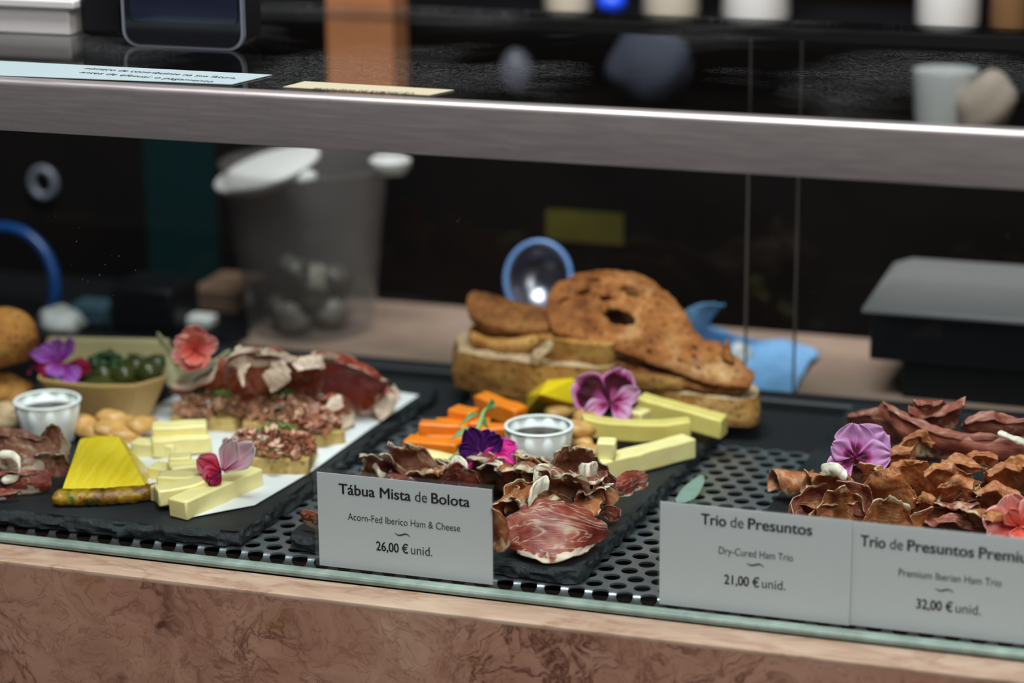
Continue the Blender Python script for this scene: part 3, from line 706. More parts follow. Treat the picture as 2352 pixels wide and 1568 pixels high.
# sauce cups
def sauce_cup(px, py, label):
    c = P(px, py); c.z = BT + .0005
    root = T('sauce_cup', c, label, 'sauce cup')
    prof = [(0, .0015), (.0150, .0010), (.0160, 0), (.0166, .001), (.0190, .0140), (.0203, .0255)]
    pl = lambda a, k: 1 + (.022 * math.copysign(abs(math.sin(a * 11)) ** .5, math.sin(a * 11)) if 2 < k < 5 else 0)
    v, f = lathe_data(c, prof[1:], 132, mod=pl); v.append(tuple(c + V((0, 0, .0012)))); n_ = len(v) - 1
    f += [(n_, (i + 1) % 132, i) for i in range(132)]
    mk('pleated_cup', v, f, M['cup'], root, sharp=60, thick=.0005)
    ring = [(.0203 + .0011 * math.cos(a), .0255 + .0009 * math.sin(a)) for a in [2 * math.pi * k / 10 for k in range(11)]]
    lathe('rolled_rim', c, ring, M['cup'], root, n=72)
    lathe('sauce', c, [(.0001, .0188), (.0190, .0188), (.0192, .0183)], M['sauce'], root, n=48)
    return root
sauce_cup(1238, 1070, 'white pleated paper sauce cup on the middle board')
sauce_cup(114, 1008, 'white pleated paper sauce cup in front of the kraft tray')
# nuts
def nut(px, py, h, yw, label, grp, s=1.0, seed=0):
    o = blob('almond', P(px, py, h + .005), .0105 * s, .0065 * s, .0050 * s, M['nut'], seed=seed, amp=.15, rot=(.2, .15, R(yw)), fn=lambda p, v: V((p.x, p.y * (1 - .35 * v.x), p.z)))
    return tag(o, label, 'nut', grp)
G4 = 'golden nuts on the middle board'
for q in [(1330, 985, .012, 20, 'golden nut right of the sauce cup rim'), (1335, 1015, .004, -30, 'golden nut behind the sauce cup, under the long cheese stick'), (1352, 960, .012, 50, 'golden nut under the lower petal of the burgundy flower'), (1362, 1040, .002, 10, 'golden nut left of the small cheese cube'), (1300, 935, .004, 0, 'golden nut in front of the yellow fruit chunk'), (1285, 950, .003, 35, 'golden nut behind the back rim of the middle sauce cup')]:
    nut(*q[:4], q[4], G4, 1.05, seed=int(q[0]))
# burgundy pansy
def flower(name, px, py, h, label, petals, tilt=.25, turn=0.0, pull=0, extra=None, c=None):
    c = c if c is not None else P(px, py, h); root = T(name, c, label, 'flower'); fr = frame_to_cam(tilt, turn)
    for k, (ang, ln, wd, mat, lift, cup) in enumerate(petals):
        petal_part(root, V(c) + fr[2] * (.0012 * k - .002), fr, ang, ln, wd, M[mat], seed=k * 3.1 + px * .01, lift=lift, cup=cup, pw=5.5 if mat == 'pansy' else 2.2)
    if extra: extra(root, c, fr)
    return root
def eye(mat, r):
    def f_(root, c, fr):
        v, f = blob_data(V(c) + fr[2] * .004, r, r, r, level=2); mk('flower_heart', v, f, M[mat], root)
    return f_
flower('pansy', 1402, 928, .024, 'burgundy and pink pansy flower leaning on the pale cheese sticks', [
    (68, .0235, .0235, 'pansy', .05, .10), (150, .0265, .0270, 'pansy', .05, .12), (24, .0195, .0130, 'pansy_light', .10, .25),
    (-38, .0150, .0150, 'pansy_light', .15, .2), (200, .0165, .0135, 'pansy_light', .15, .15)], .15)
# violet and magenta flower
def pistils(root, c, fr):
    for k, (dx, dy) in enumerate([(-.026, -.014), (-.022, -.009), (-.030, -.020)]):
        pts = [V(c), V(c) + fr[0] * dx * .5 + fr[1] * (dy * .3 + .003), V(c) + fr[0] * dx + fr[1] * dy]
        v, f = tube_data(pts, .0005, 6, 12); mk('stamen', v, f, M['redpinkplain'], root)
M['redpinkplain'] = plain('pink_stamen', (.60, .05, .18), .5)
flower('trumpet_flower', 1105, 1046, .020, 'violet and magenta flower lying on the ham left of the sauce cup', [
    (70, .0160, .0150, 'violet', .0, .2), (118, .0165, .0150, 'violet', .1, .3), (35, .0150, .0120, 'violet', .2, .3), (12, .0215, .0150, 'magenta', .1, .1), (-25, .0220, .0125, 'magenta', .1, .1),
    (215, .0170, .0110, 'magenta', .2, .2), (180, .0130, .0100, 'violet', .2, .3)], .35, extra=pistils)
# green sprig
sp = T('herb_sprig', P(1095, 985, .012), 'green herb sprig with pale stem lying over the orange sticks', 'herb')
tube('stem', [P(1030, 1062, .010), P(1060, 1035, .018), P(1095, 990, .026), P(1112, 945, .030), P(1138, 932, .032)], lambda t: .0018 - .0006 * t, M['herbpale'] if 'herbpale' in M else plain('pale_green_stem', (.32, .46, .16), .45), sp)
for k, (a, b, w) in enumerate([((1105, 950, .030), (1052, 980, .024), .0030), ((1112, 948, .031), (1138, 925, .034), .0042), ((1098, 990, .024), (1030, 1010, .020), .0034), ((1104, 970, .027), (1122, 985, .022), .0035), ((1070, 1028, .018), (1040, 1055, .012), .0034)]):
    p, q = P(*a), P(*b); md = (p + q) / 2 + V((0, 0, .003))
    sheet('leaf', [[p, md + V((0, .5 * w, .5 * w)), q], [p, md + V((0, 0, -.4 * w)), q], [p, md - V((0, .5 * w, .7 * w)), q]], M['herbleaf'] if 'herbleaf' in M else plain('green_leaf', (.13, .27, .06), .4), sp, nu=20, nv=8, amp=.0003, edge=.0003, thick=.0004, rnd=.5, rag=.0)
# ------------------------------------------------------------------ bread stack
def loaf(root_label, outline, z0, z1, seed, mats, name='bread_slice', group=None, jag=.0015):
    n = len(outline); cx = sum(p[0] for p in outline) / n; cy = sum(p[1] for p in outline) / n
    root = T(name, (cx, cy, z0), root_label, 'bread', group)
    pts = cr([V((p[0], p[1], 0)) for p in outline + outline[:1]], 72)[:-1]; N = len(pts); L = 7
    vs = []
    for l in range(L):
        t = l / (L - 1)
        for p in pts:
            d = V((p.x - cx, p.y - cy, 0)); b = .04 * math.sin(math.pi * t)
            q = V((cx, cy, 0)) + d * (1 + b - .02 * t); q.z = z0 + (z1 - z0) * t
            q += d.normalized() * jag * (nz(q, 60, seed) + .6 * nz(q, 160, seed)); q.z += jag * .8 * nz(q, 50, seed + 4) * t
            vs.append(q)
    side = grid_faces(N, L, wrap=True)
    mk('crust', vs, side, mats[0], root)
    for nm, l, sg in (('crumb', L - 1, 1), ('crumb', 0, -1)):
        ring = vs[l * N:(l + 1) * N]; vv = []; K = 9
        for k in range(K):
            r = 1 - k / (K - 1) * .999
            for p in ring:
                q = V((cx, cy, p.z)) + (V((p.x, p.y, p.z)) - V((cx, cy, p.z))) * r
                q.z += sg * (.0015 * nz(q, 110, seed) + .001 * nz(q, 260, seed)) * (1 if k else 0); vv.append(q)
        ff = grid_faces(N, K, wrap=True); mk(nm, vv, ff, mats[1], root)
    return root
def q2(px, py, Y): p = Q(px, py, Y); return (p.x, p.y)
def zq(px, py, Y): return Q(px, py, Y).z
loaf('brown bread slice lying lowest at the left of the bread stack', [q2(1082, 930, .288), q2(1180, 930, .283), q2(1290, 930, .285), q2(1330, 930, .30), q2(1320, 930, .335), q2(1100, 930, .335)], BT, zq(1150, 902, .288), 3, (M['crustolive'], M['crumb']))
loaf('thick brown bread slice with pale top at the left, above the lowest slice', [q2(1046, 890, .290), q2(1120, 890, .283), q2(1250, 890, .280), q2(1380, 890, .281), q2(1420, 890, .30), q2(1400, 890, .338), q2(1080, 890, .340)], zq(1150, 904, .285), zq(1150, 822, .285), 5, (M['crustolive'], M['crumb']))
loaf('pale oval bread slice at the right end under the big toast', [q2(1470, 940, .292), q2(1560, 940, .286), q2(1650, 940, .283), q2(1720, 940, .286), q2(1743, 940, .30), q2(1720, 940, .325), q2(1600, 940, .335), q2(1480, 940, .335)], BT, zq(1690, 918, .283), 7, (M['crust'], M['crumb']))
loaf('dark olive bread slice under the middle of the big toast', [q2(1370, 900, .292), q2(1460, 900, .288), q2(1560, 900, .290), q2(1600, 900, .31), q2(1580, 900, .335), q2(1400, 900, .335)], zq(1690, 916, .283), zq(1480, 862, .29), 9, (M['crustolive'], M['toastdark']))
# left folded toast: dark curved slice over a golden one
o = sheet('toast_slice', [[Q(1082, 668, .318), Q(1130, 685, .325), Q(1200, 705, .33), Q(1275, 716, .335)], [Q(1072, 690, .308), Q(1130, 708, .312), Q(1200, 728, .316), Q(1280, 732, .32)], [Q(1078, 722, .302), Q(1130, 742, .302), Q(1200, 752, .304), Q(1285, 750, .310)], [Q(1100, 750, .305), Q(1150, 762, .303), Q(1220, 765, .304), Q(1285, 762, .310)]], M['toastdark'], seed=4, thick=.006, amp=.0015, edge=.002, freq=60, rag=.04, rnd=.15)
tag(o, 'dark curved toast slice at the upper left of the bread stack', 'bread')
o = sheet('toast_slice', [[Q(1070, 752, .318), Q(1130, 765, .325), Q(1200, 762, .33), Q(1290, 755, .335)], [Q(1085, 775, .304), Q(1140, 790, .300), Q(1210, 785, .300), Q(1290, 770, .305)], [Q(1092, 788, .305), Q(1150, 806, .302), Q(1220, 800, .303), Q(1290, 785, .308)]], M['crust'], seed=6, thick=.007, amp=.002, edge=.003, freq=60, rag=.06, rnd=.2)
tag(o, 'golden bread slice between the dark curved toast and the thick brown slice', 'bread')
loaf('golden brown bread chunk behind the yellow fruit, under the left of the big toast', [q2(1238, 850, .292), q2(1320, 850, .288), q2(1405, 850, .290), q2(1400, 850, .32), q2(1250, 850, .325)], zq(1150, 824, .285), zq(1300, 782, .29), 13, (M['crustolive'], M['crust']))
o = sheet('bread_flake', [[Q(1212, 832, .282), Q(1235, 800, .283), Q(1262, 778, .286)], [Q(1240, 840, .280), Q(1252, 815, .281), Q(1275, 790, .285)]], M['crumb'], seed=9, thick=.003, amp=.002, edge=.003, freq=120, nu=16, nv=10)
tag(o, 'small pale bread flake caught at the front of the stack, under the big toast', 'bread')
# the big holed toast
holes = [(.335, .60, .062, .085), (.37, .27, .034, .075), (.21, .33, .03, .03), (.25, .18, .02, .03), (.29, .42, .026, .03), (.115, .36, .03, .035), (.58, .80, .012, .03), (.665, .60, .016, .05), (.66, .42, .012, .03), (.68, .74, .014, .03), (.95, .62, .015, .06), (.45, .88, .012, .02)]
def hskip(u, v):
    for (a, b, ru, rv) in holes:
        th = .5 if (a, b) == (.375, .26) else .1
        du, dv = u - a, v - b; w_ = 1 + .3 * nz((u * 30, v * 30, 0), 1)
        du2, dv2 = du * math.cos(th) + dv * math.sin(th) * .5, dv * math.cos(th) - du * math.sin(th) * .6
        if (du2 / ru) ** 2 + (dv2 / rv) ** 2 < w_: return True
    return False
o = sheet('toast_slice', [
    [Q(1256, 705, .312), Q(1282, 655, .322), Q(1330, 628, .327), Q(1400, 622, .329), Q(1470, 636, .327), Q(1530, 672, .322), Q(1572, 722, .316), Q(1600, 770, .310), Q(1650, 790, .306), Q(1690, 828, .303), Q(1726, 868, .300)],
    [Q(1258, 725, .306), Q(1285, 695, .314), Q(1335, 675, .319), Q(1400, 670, .320), Q(1468, 688, .318), Q(1525, 722, .314), Q(1570, 765, .308), Q(1612, 805, .302), Q(1655, 828, .298), Q(1692, 852, .296), Q(1727, 876, .294)],
    [Q(1262, 745, .300), Q(1292, 738, .305), Q(1340, 735, .307), Q(1400, 738, .308), Q(1462, 754, .306), Q(1522, 780, .304), Q(1570, 812, .300), Q(1612, 840, .296), Q(1655, 860, .292), Q(1692, 872, .290), Q(1726, 882, .290)],
    [Q(1270, 768, .296), Q(1310, 778, .297), Q(1360, 793, .297), Q(1410, 806, .296), Q(1460, 822, .295), Q(1520, 844, .294), Q(1570, 862, .292), Q(1612, 878, .290), Q(1655, 888, .287), Q(1692, 893, .286), Q(1722, 890, .286)]],
    M['toast'], seed=2, nu=150, nv=70, thick=.0055, amp=.0022, edge=.002, freq=75, rnd=.06, rag=.02, skip=hskip, efreq=150)
tag(o, 'big curved toast slice full of holes, topmost on the bread stack', 'bread')
o = sheet('toast_slice', [
    [Q(1268, 758, .324), Q(1350, 800, .326), Q(1430, 826, .320), Q(1530, 850, .318), Q(1620, 872, .312), Q(1712, 888, .305)],
    [Q(1275, 765, .303), Q(1350, 806, .300), Q(1430, 838, .298), Q(1530, 868, .295), Q(1620, 890, .292), Q(1708, 897, .290)],
    [Q(1280, 772, .304), Q(1350, 815, .301), Q(1430, 848, .299), Q(1530, 880, .296), Q(1620, 898, .293), Q(1700, 901, .291)]],
    M['toastdark'], seed=12, nu=70, nv=20, thick=.004, amp=.0015, edge=.002, freq=90, rnd=.1, rag=.04)
tag(o, 'thin dark toast slice directly beneath the big holed toast', 'bread')
o2 = sheet('toast_slice', [
    [Q(1275, 700, .336), Q(1330, 648, .340), Q(1410, 640, .342), Q(1480, 660, .340), Q(1550, 730, .334)],
    [Q(1280, 735, .326), Q(1335, 730, .328), Q(1410, 735, .329), Q(1480, 745, .327), Q(1560, 790, .322)],
    [Q(1290, 755, .318), Q(1340, 775, .318), Q(1410, 795, .318), Q(1480, 810, .316), Q(1560, 840, .312)]], M['toastdark'], seed=14, nu=40, nv=20, thick=.005, amp=.0015, edge=.002, freq=70, rnd=.15)
tag(o2, 'dark toast slice added behind the big toast to darken its holes', 'bread')  # dark backing, added so the holes do not show the bright background
o = sheet('crust_shard', [[Q(1655, 822, .297), Q(1663, 800, .298), Q(1668, 778, .299)], [Q(1690, 838, .296), Q(1680, 812, .297), Q(1670, 778, .299)]], M['toast'], o, nu=10, nv=6, thick=.003, amp=.001, edge=.001)

# ================================================================== RIGHT BOARD
GH3 = 'ham slices on the right board'
RS = M['ham_rose']
def hs(label, rails, mat, seed, grp=GH3, lip=.005, **kw):
    rl = [[P(*p) for p in r] for r in rails]
    if rails[0][0][2] < rails[-1][0][2]: rl_top = -1
    else: rl_top = 0
    if lip:
        rn = random.Random(seed)
        lp = [p + V((rn.uniform(-.003, .003), -lip * rn.uniform(.5, 1.5), -lip * rn.uniform(.1, .9))) for p in rl[rl_top]]
        rl = [lp] + rl if rl_top == 0 else rl + [lp]
    return ham(label, sheet('ham_slice', rl, mat, seed=seed, **kw), grp)
hs('dark rose ham slice at the back left corner of the right board', [[(1946, 955, .030), (1978, 938, .036), (2025, 940, .036)], [(1940, 990, .018), (1985, 985, .022), (2035, 985, .022)], [(1945, 1015, .008), (1990, 1020, .008), (2040, 1010, .010)]], RS, 51, amp=.003)
hs('long rose ham slice draped from the back left across the back of the right board', [[(2022, 925, .048), (2080, 945, .047), (2150, 980, .042), (2250, 1000, .038), (2380, 1005, .036)], [(2005, 950, .040), (2070, 990, .036), (2150, 1020, .032), (2250, 1040, .028), (2380, 1046, .026)], [(2025, 1005, .022), (2085, 1045, .018), (2170, 1060, .016), (2260, 1075, .014), (2380, 1080, .014)]], RS, 52, amp=.003, nu=60)
hs('pointed rose ham slice sticking up highest at the back of the right board', [[(2085, 935, .050), (2150, 940, .048), (2218, 910, .058)], [(2095, 955, .043), (2150, 965, .040), (2208, 945, .046)], [(2100, 985, .034), (2160, 990, .032), (2195, 985, .032)]], RS, 53, amp=.002, rnd=.12)
hs('small curled rose ham end behind the pointed slice on the right board', [[(2098, 922, .053), (2130, 912, .056), (2170, 918, .054)], [(2095, 945, .046), (2130, 945, .046), (2175, 945, .046)]], RS, 54, amp=.004, edge=.005)
hs('rose ham slice folded at the back right, cut by the picture edge', [[(2212, 962, .046), (2262, 945, .05), (2320, 955, .048), (2390, 960, .048)], [(2205, 985, .038), (2280, 985, .040), (2330, 985, .040), (2390, 990, .038)], [(2230, 1010, .03), (2290, 1020, .028), (2340, 1020, .028), (2390, 1025, .028)]], RS, 55, amp=.003)
fatcurl('thin cream fat strip along the back right ham of the right board', [P(2292, 1000, .040), P(2320, 1012, .038), P(2365, 1028, .034)], .003, 9, 'white fat curls on the right board')
A3 = [
    ('rounded pale amber ham lobe in front of the long rose slice', [[(2062, 1025, .032), (2090, 994, .040), (2125, 990, .041), (2148, 1020, .033)], [(2062, 1055, .020), (2098, 1050, .024), (2150, 1050, .020)]], 61),
    ('amber ham slice just right of the lilac flower', [[(2020, 1048, .030), (2055, 1025, .036), (2100, 1035, .034)], [(2010, 1080, .018), (2060, 1070, .022), (2110, 1070, .022)]], 62),
    ('amber ham slice wrinkled in the middle of the right pile, behind the big roll', [[(2040, 1070, .036), (2080, 1052, .041), (2130, 1056, .040)], [(2050, 1095, .026), (2095, 1095, .028), (2140, 1092, .028)], [(2060, 1125, .016), (2105, 1130, .016), (2145, 1125, .016)]], 63),
    ('big rolled amber ham slice slanting down towards the 32,00 euro tag', [[(1972, 1120, .026), (1985, 1155, .016), (2030, 1200, .003)], [(2005, 1085, .040), (2030, 1118, .033), (2072, 1180, .014)], [(2040, 1075, .044), (2070, 1105, .037), (2105, 1165, .018)], [(2065, 1090, .034), (2095, 1125, .024), (2122, 1185, .006)]], 64),
    ('amber ham slice with white fat crest in the centre of the right pile', [[(2120, 1085, .040), (2160, 1065, .044), (2215, 1072, .042)], [(2125, 1120, .026), (2170, 1110, .031), (2225, 1105, .031)], [(2130, 1150, .014), (2175, 1155, .013), (2225, 1145, .014)]], 65),
    ('smooth amber ham slice folded square in the centre right of the right pile', [[(2165, 1110, .038), (2200, 1095, .042), (2238, 1105, .040)], [(2160, 1145, .024), (2200, 1140, .028), (2240, 1140, .026)], [(2165, 1185, .008), (2205, 1188, .008), (2235, 1180, .008)]], 66),
    ('amber ham slice with frilled fat top, right of the square folded slice', [[(2255, 1125, .036), (2290, 1110, .040), (2345, 1135, .036)], [(2245, 1160, .022), (2290, 1155, .026), (2350, 1165, .024)], [(2240, 1205, .006), (2285, 1215, .006), (2345, 1205, .006)]], 67),
    ('amber ham slice in the second row at the right, above the frilled one', [[(2262, 1080, .044), (2300, 1060, .049), (2350, 1072, .048)], [(2258, 1108, .032), (2300, 1102, .036), (2360, 1108, .034)], [(2265, 1135, .020), (2305, 1138, .020), (2360, 1138, .020)]], 68),
    ('amber ham slice at the right picture edge with a pale rim', [[(2305, 1060, .048), (2335, 1048, .052), (2385, 1062, .050)], [(2325, 1100, .034), (2350, 1095, .036), (2390, 1100, .034)], [(2335, 1140, .020), (2355, 1142, .020), (2390, 1140, .020)]], 69),
    ('golden brown ham slice under the rose slice at the back right', [[(2205, 1050, .040), (2245, 1032, .045), (2292, 1042, .043)], [(2200, 1075, .030), (2245, 1072, .032), (2295, 1075, .030)]], 70),
    ('flat amber ham slice across the upper middle of the right pile', [[(2165, 1060, .043), (2200, 1042, .048), (2265, 1068, .044)], [(2170, 1090, .034), (2215, 1085, .036), (2270, 1095, .033)]], 71),
    ('amber ham slice at the lower left of the right pile, along the tag top', [[(1815, 1165, .014), (1865, 1148, .020), (1920, 1152, .020), (1965, 1140, .022)], [(1812, 1182, .006), (1870, 1185, .007), (1925, 1190, .006), (1968, 1180, .008)]], 72),
    ('crinkled amber ham slice with a white fat patch at the left of the right pile', [[(1868, 1095, .034), (1905, 1078, .040), (1950, 1090, .038), (1972, 1120, .030)], [(1855, 1130, .022), (1905, 1122, .026), (1955, 1130, .024)], [(1850, 1165, .010), (1905, 1165, .012), (1962, 1165, .012)]], 73),
    ('brown ham fold at the front between the big roll and the square slice', [[(2098, 1150, .022), (2120, 1128, .030), (2145, 1150, .026)], [(2088, 1195, .006), (2120, 1205, .005), (2150, 1200, .006)]], 74),
    ('pinkish ham slice at the front of the right pile, behind the 32,00 euro tag', [[(2130, 1200, .016), (2190, 1182, .022), (2262, 1200, .018)], [(2125, 1235, .003), (2190, 1240, .003), (2265, 1240, .003)]], 75),
    ('flat pinkish ham slice low at the front left behind the two tags', [[(1965, 1205, .012), (2010, 1195, .015), (2090, 1205, .013)], [(1960, 1228, .002), (2020, 1235, .002), (2095, 1235, .002)]], 76)]
for lb, rl, sd in A3:
    hs(lb, rl, RS if sd in (75, 76) else A_, sd, amp=.0032, edge=.0045, freq=95, rnd=.05 + .1 * (sd % 3), rag=.09)
S3 = [(1822, 1128, .006, 20, .030, .036, 20, 330, .002, 3, 81, A_, 'tight amber ham roll at the far left tip of the right pile'),
      (1900, 1140, .010, -8, .034, .026, 60, 200, .004, 6, 82, A_, 'amber ham ruffle behind the left tip roll of the right pile'),
      (1945, 1110, .010, 30, .026, .028, 80, 150, .003, 4, 83, A_, 'thin pointed amber ham flap below the lilac flower'),
      (2138, 1185, .006, 60, .020, .030, 30, 300, .002, 3, 84, A_, 'small curled amber ham tube with a dark hollow at the front centre'),
      (1965, 1180, .004, 75, .030, .024, 60, 160, .003, 4, 85, RS, 'upright ham fold right of the crinkled slice, above the tag gap'),
      (2335, 1235, .004, 20, .03, .025, 60, 150, .003, 5, 86, A_, 'brown ham fold beside the coral flower at the right picture edge')]
for (px, py, h, yw, L, Wd, a0, a1, wv, k, sd, mt, lb) in S3:
    ham(lb, slice_(P(px, py, h), yw, L, Wd, a0, a1, wv, k, 0, sd, mt), GH3)
rnd = random.Random(77)
for k in range(26):
    t_ = rnd.random(); px = 1850 + 500 * rnd.random(); py = 1120 + 90 * rnd.random() + (px - 1850) * .06
    if px < 1950 and py < 1150: py += 30
    ham('amber ham scrap tucked low between the larger slices of the right pile', slice_(P(px, py, .004 + .012 * rnd.random()), rnd.uniform(-40, 60), rnd.uniform(.024, .036), rnd.uniform(.020, .032), rnd.uniform(20, 80), rnd.uniform(130, 230), .004, rnd.uniform(3, 7), 0, 200 + k, A_ if rnd.random() < .75 else RS, amp=.002), 'ham scraps between the slices of the right board')
GF3 = 'white fat curls on the right board'
fatcurl('white fat patch on the crinkled ham at the left of the right pile', [P(1885, 1095, .036), P(1915, 1092, .040), P(1945, 1110, .036)], .007, 11, GF3)
fatcurl('white fat lump at the lower end of the big ham roll', [P(2045, 1200, .008), P(2065, 1195, .012), P(2090, 1198, .008)], .009, 12, GF3)
fatcurl('white fat strip beside the small ham tube at the front centre', [P(2150, 1170, .018), P(2165, 1150, .022), P(2170, 1140, .026)], .005, 13, GF3)
fatcurl('white fat crumble along the top of the 21,00 euro tag', [P(1862, 1192, .004), P(1890, 1192, .006), P(1925, 1198, .004)], .004, 14, GF3)
fatcurl('cream fat edge standing left of the coral flower on the right board', [P(2240, 1205, .012), P(2252, 1222, .008), P(2262, 1238, .004)], .008, 15, GF3)
flower('pansy', 1962, 1052, .034, 'lilac pansy flower with dark hearts at the left of the right ham pile', [
    (40, .0235, .0260, 'lilac', .0, .12), (88, .0195, .0240, 'lilac', .05, .12), (5, .0200, .0200, 'lilac', .0, .15), (215, .0190, .0180, 'lilac', .1, .12), (150, .0150, .0150, 'lilac', .1, .12)], .15)
flower('carnation', 2332, 1212, .022, 'coral pink flower at the lower right picture edge', [
    (100, .0180, .0190, 'coralpink', .1, .2), (160, .0185, .0180, 'coralpink', .1, .15), (205, .0175, .0170, 'coralpink', .15, .15), (40, .019, .019, 'coralpink', .1, .2), (-20, .018, .018, 'coralpink', .1, .2), (-80, .016, .017, 'coralpink', .1, .2),
    (130, .0100, .0110, 'coral', .4, .3), (20, .010, .011, 'coral', .4, .3), (-100, .010, .011, 'coral', .4, .3)], .2)

# ================================================================== LEFT BOARD
o = mk('paper_sheet', [P(520, 1172, .0008), P(585, 1160, .0008), P(720, 1080, .0008), P(850, 985, .0008), P(962, 908, .0008), P(700, 868, .0008), P(420, 900, .0008), P(250, 985, .0008), P(330, 1100, .0008), P(430, 1190, .0008)], [tuple(range(10))], M['paper'], thick=.0003, smooth=False, off=1)
tag(o, 'white greaseproof paper sheet under the toasts on the left slate board', 'paper')
# pineapple
pr_ = T('pineapple_wedge', P(235, 1100), 'yellow pineapple wedge with its rind at the front of the left board', 'fruit')
hull('flesh', [P(136, 1140, .006), P(338, 1120, .008), P(134, 1150, .003), P(342, 1138, .003), P(183, 1006, .024), P(232, 998, .026), P(272, 999, .025), P(300, 1030, .018), P(340, 1075, .001), P(342, 1132, .0), P(140, 1148, .0), P(190, 1075, .001)], M['pine'], pr_, bevel=.002)
rv = []
N_ = 30
for i in range(N_):
    t = i / (N_ - 1); p = P(126 + 224 * t, 1162 - 13 * t + 5 * math.sin(math.pi * t), .0); q = p + V((0, 0, .0085 + .0015 * math.sin(i * 1.3)))
    j = .0005 * math.sin(i * 2.1)
    for (dy, dz) in ((.004, 0), (-.001 + j, .001), (-.0028 + j, .0035), (-.0022 - j, .0065), (.0005, .0080 + .0006 * math.sin(i * 1.7)), (.006, .0086)):
        rv.append(p + V((0, dy, dz + .0006 * nz(p, 200, i))))
mk('rind', rv, [(i * 6 + k, i * 6 + k + 1, (i + 1) * 6 + k + 1, (i + 1) * 6 + k) for i in range(N_ - 1) for k in range(5)], M['rind'], pr_, thick=.001)
GC1 = 'pale cheese sticks on the left board'
for a, b, w, h, z0, z1, sag, sd, lb in [
    ((350, 1018), (476, 1012), .014, .010, .009, .009, 0, 1, 'cheese stick topmost at the back, beside the nuts'),
    ((352, 1052), (487, 1040), .014, .011, .002, .002, 0, 2, 'cheese stick second from the back, under the topmost one'),
    ((300, 1052), (400, 1058), .013, .010, .0, .0, 0, 3, 'cheese stick half hidden behind the pineapple wedge'),
    ((388, 1092), (440, 1090), .012, .011, .006, .006, 0, 4, 'short cheese piece in the middle, left of the red petals'),
    ((395, 1108), (482, 1098), .013, .009, .005, .005, 0, 5, 'cheese stick pointing at the red and white petals'),
    ((338, 1102), (395, 1112), .013, .009, .0, .0, 0, 6, 'short cheese piece touching the right side of the pineapple'),
    ((360, 1128), (470, 1128), .013, .009, .006, .006, 0, 7, 'cheese stick in front of the short pieces, topmost layer'),
    ((345, 1152), (432, 1168), .013, .010, .0, .0, 0, 8, 'cheese piece lowest next to the pineapple rind'),
    ((366, 1165), (482, 1138), .013, .010, .003, .006, .002, 9, 'curved cheese stick lying across the front pieces'),
    ((430, 1197), (606, 1118), .014, .012, .0, .0, .0, 10, 'long front cheese stick on the edge of the paper sheet')]:
    stick('cheese_stick', P(*a, z0), P(*b, z1), w, h, M['cheese'], lb, 'cheese', GC1, sag=sag, seed=sd + 30)
flower('torn_flower', 510, 1085, .017, 'torn red and white flower on the cheese sticks of the left board', [
    (150, .0160, .0150, 'redpink', .1, .2), (35, .0235, .0170, 'palepink', .1, .35), (65, .0180, .0130, 'palepink', .2, .4), (205, .0110, .0120, 'redpink', .2, .2), (235, .0110, .0100, 'crimson', .2, .2)], .35)
# toasts with chopped ham
def chips(cx, rx, ry, hgt, n, seed, size, flat=.5):
    rnd = random.Random(seed); parts = []
    for k in range(n):
        a = rnd.uniform(0, 6.283); r = math.sqrt(rnd.random()); x, y = r * math.cos(a) * rx, r * math.sin(a) * ry
        z = hgt * (1 - r * r * .8) * rnd.uniform(.5, 1.0)
        s = size * rnd.uniform(.6, 1.5)
        parts.append(blob_data(V(cx) + V((x, y, z)), s, s * rnd.uniform(.5, 1), s * flat * rnd.uniform(.5, 1.2), seed=rnd.random() * 90, amp=.7, level=1, rot=(rnd.uniform(-1, 1), rnd.uniform(-1, 1), rnd.uniform(0, 6))))
    return merge(parts)
def ham_toast(px, py, L, Wd, yaw, hb, label, seed, mat, h0=0.0, chive=True):
    c = P(px, py, h0); root = T('ham_toast', c, label, 'toast', 'small toasts with chopped ham')
    d = V((math.cos(R(yaw)), math.sin(R(yaw)), 0))
    stick('toast_base', c - d * L / 2 - V((-d.y, d.x, 0)) * 0, c + d * L / 2, Wd, hb, M['tostcrust'], None, None, None, seed=seed, parent=root)
    side = V((-d.y, d.x, 0)); side = side if side.y > 0 else -side
    t = c + side * Wd / 2 + V((0, 0, hb))
    v, f = chips(t, L * .56, Wd * .62, .014, 190, seed, .0028, .35); o = mk('chopped_ham', v, f, M[mat], root, smooth=False); o['kind'] = 'stuff'
    v, f = chips(t + V((0, 0, .0018)), L * .54, Wd * .6, .0140, 70, seed + 1, .0020, .35); o = mk('fat_bits', v, f, M['fatbit'], root, smooth=False); o['kind'] = 'stuff'
    if chive:
        rnd = random.Random(seed); parts = []
        v, f = chips(t + d * L * .08 + V((0, 0, .0115)), L * .26, Wd * .28, .004, 16, seed + 2, .0017, .9); o = mk('chopped_chives', v, f, M['herb'], root, smooth=False); o['kind'] = 'stuff'
    return root
ham_toast(465, 992, .044, .030, 4, .009, 'ham toast at the back left, beside the kraft tray', 5, 'hamchip')
ham_toast(640, 1000, .046, .034, 20, .009, 'ham toast behind the front one, near the sliced red ham', 6, 'hamchip')
ham_toast(612, 1092, .052, .038, 14, .011, 'front ham toast with dark ham and a green chive tuft', 7, 'hamchip_red')
ham_toast(735, 1030, .034, .030, 40, .010, 'ham toast at the right, nearest the paper edge', 8, 'hamchip_red', chive=False)
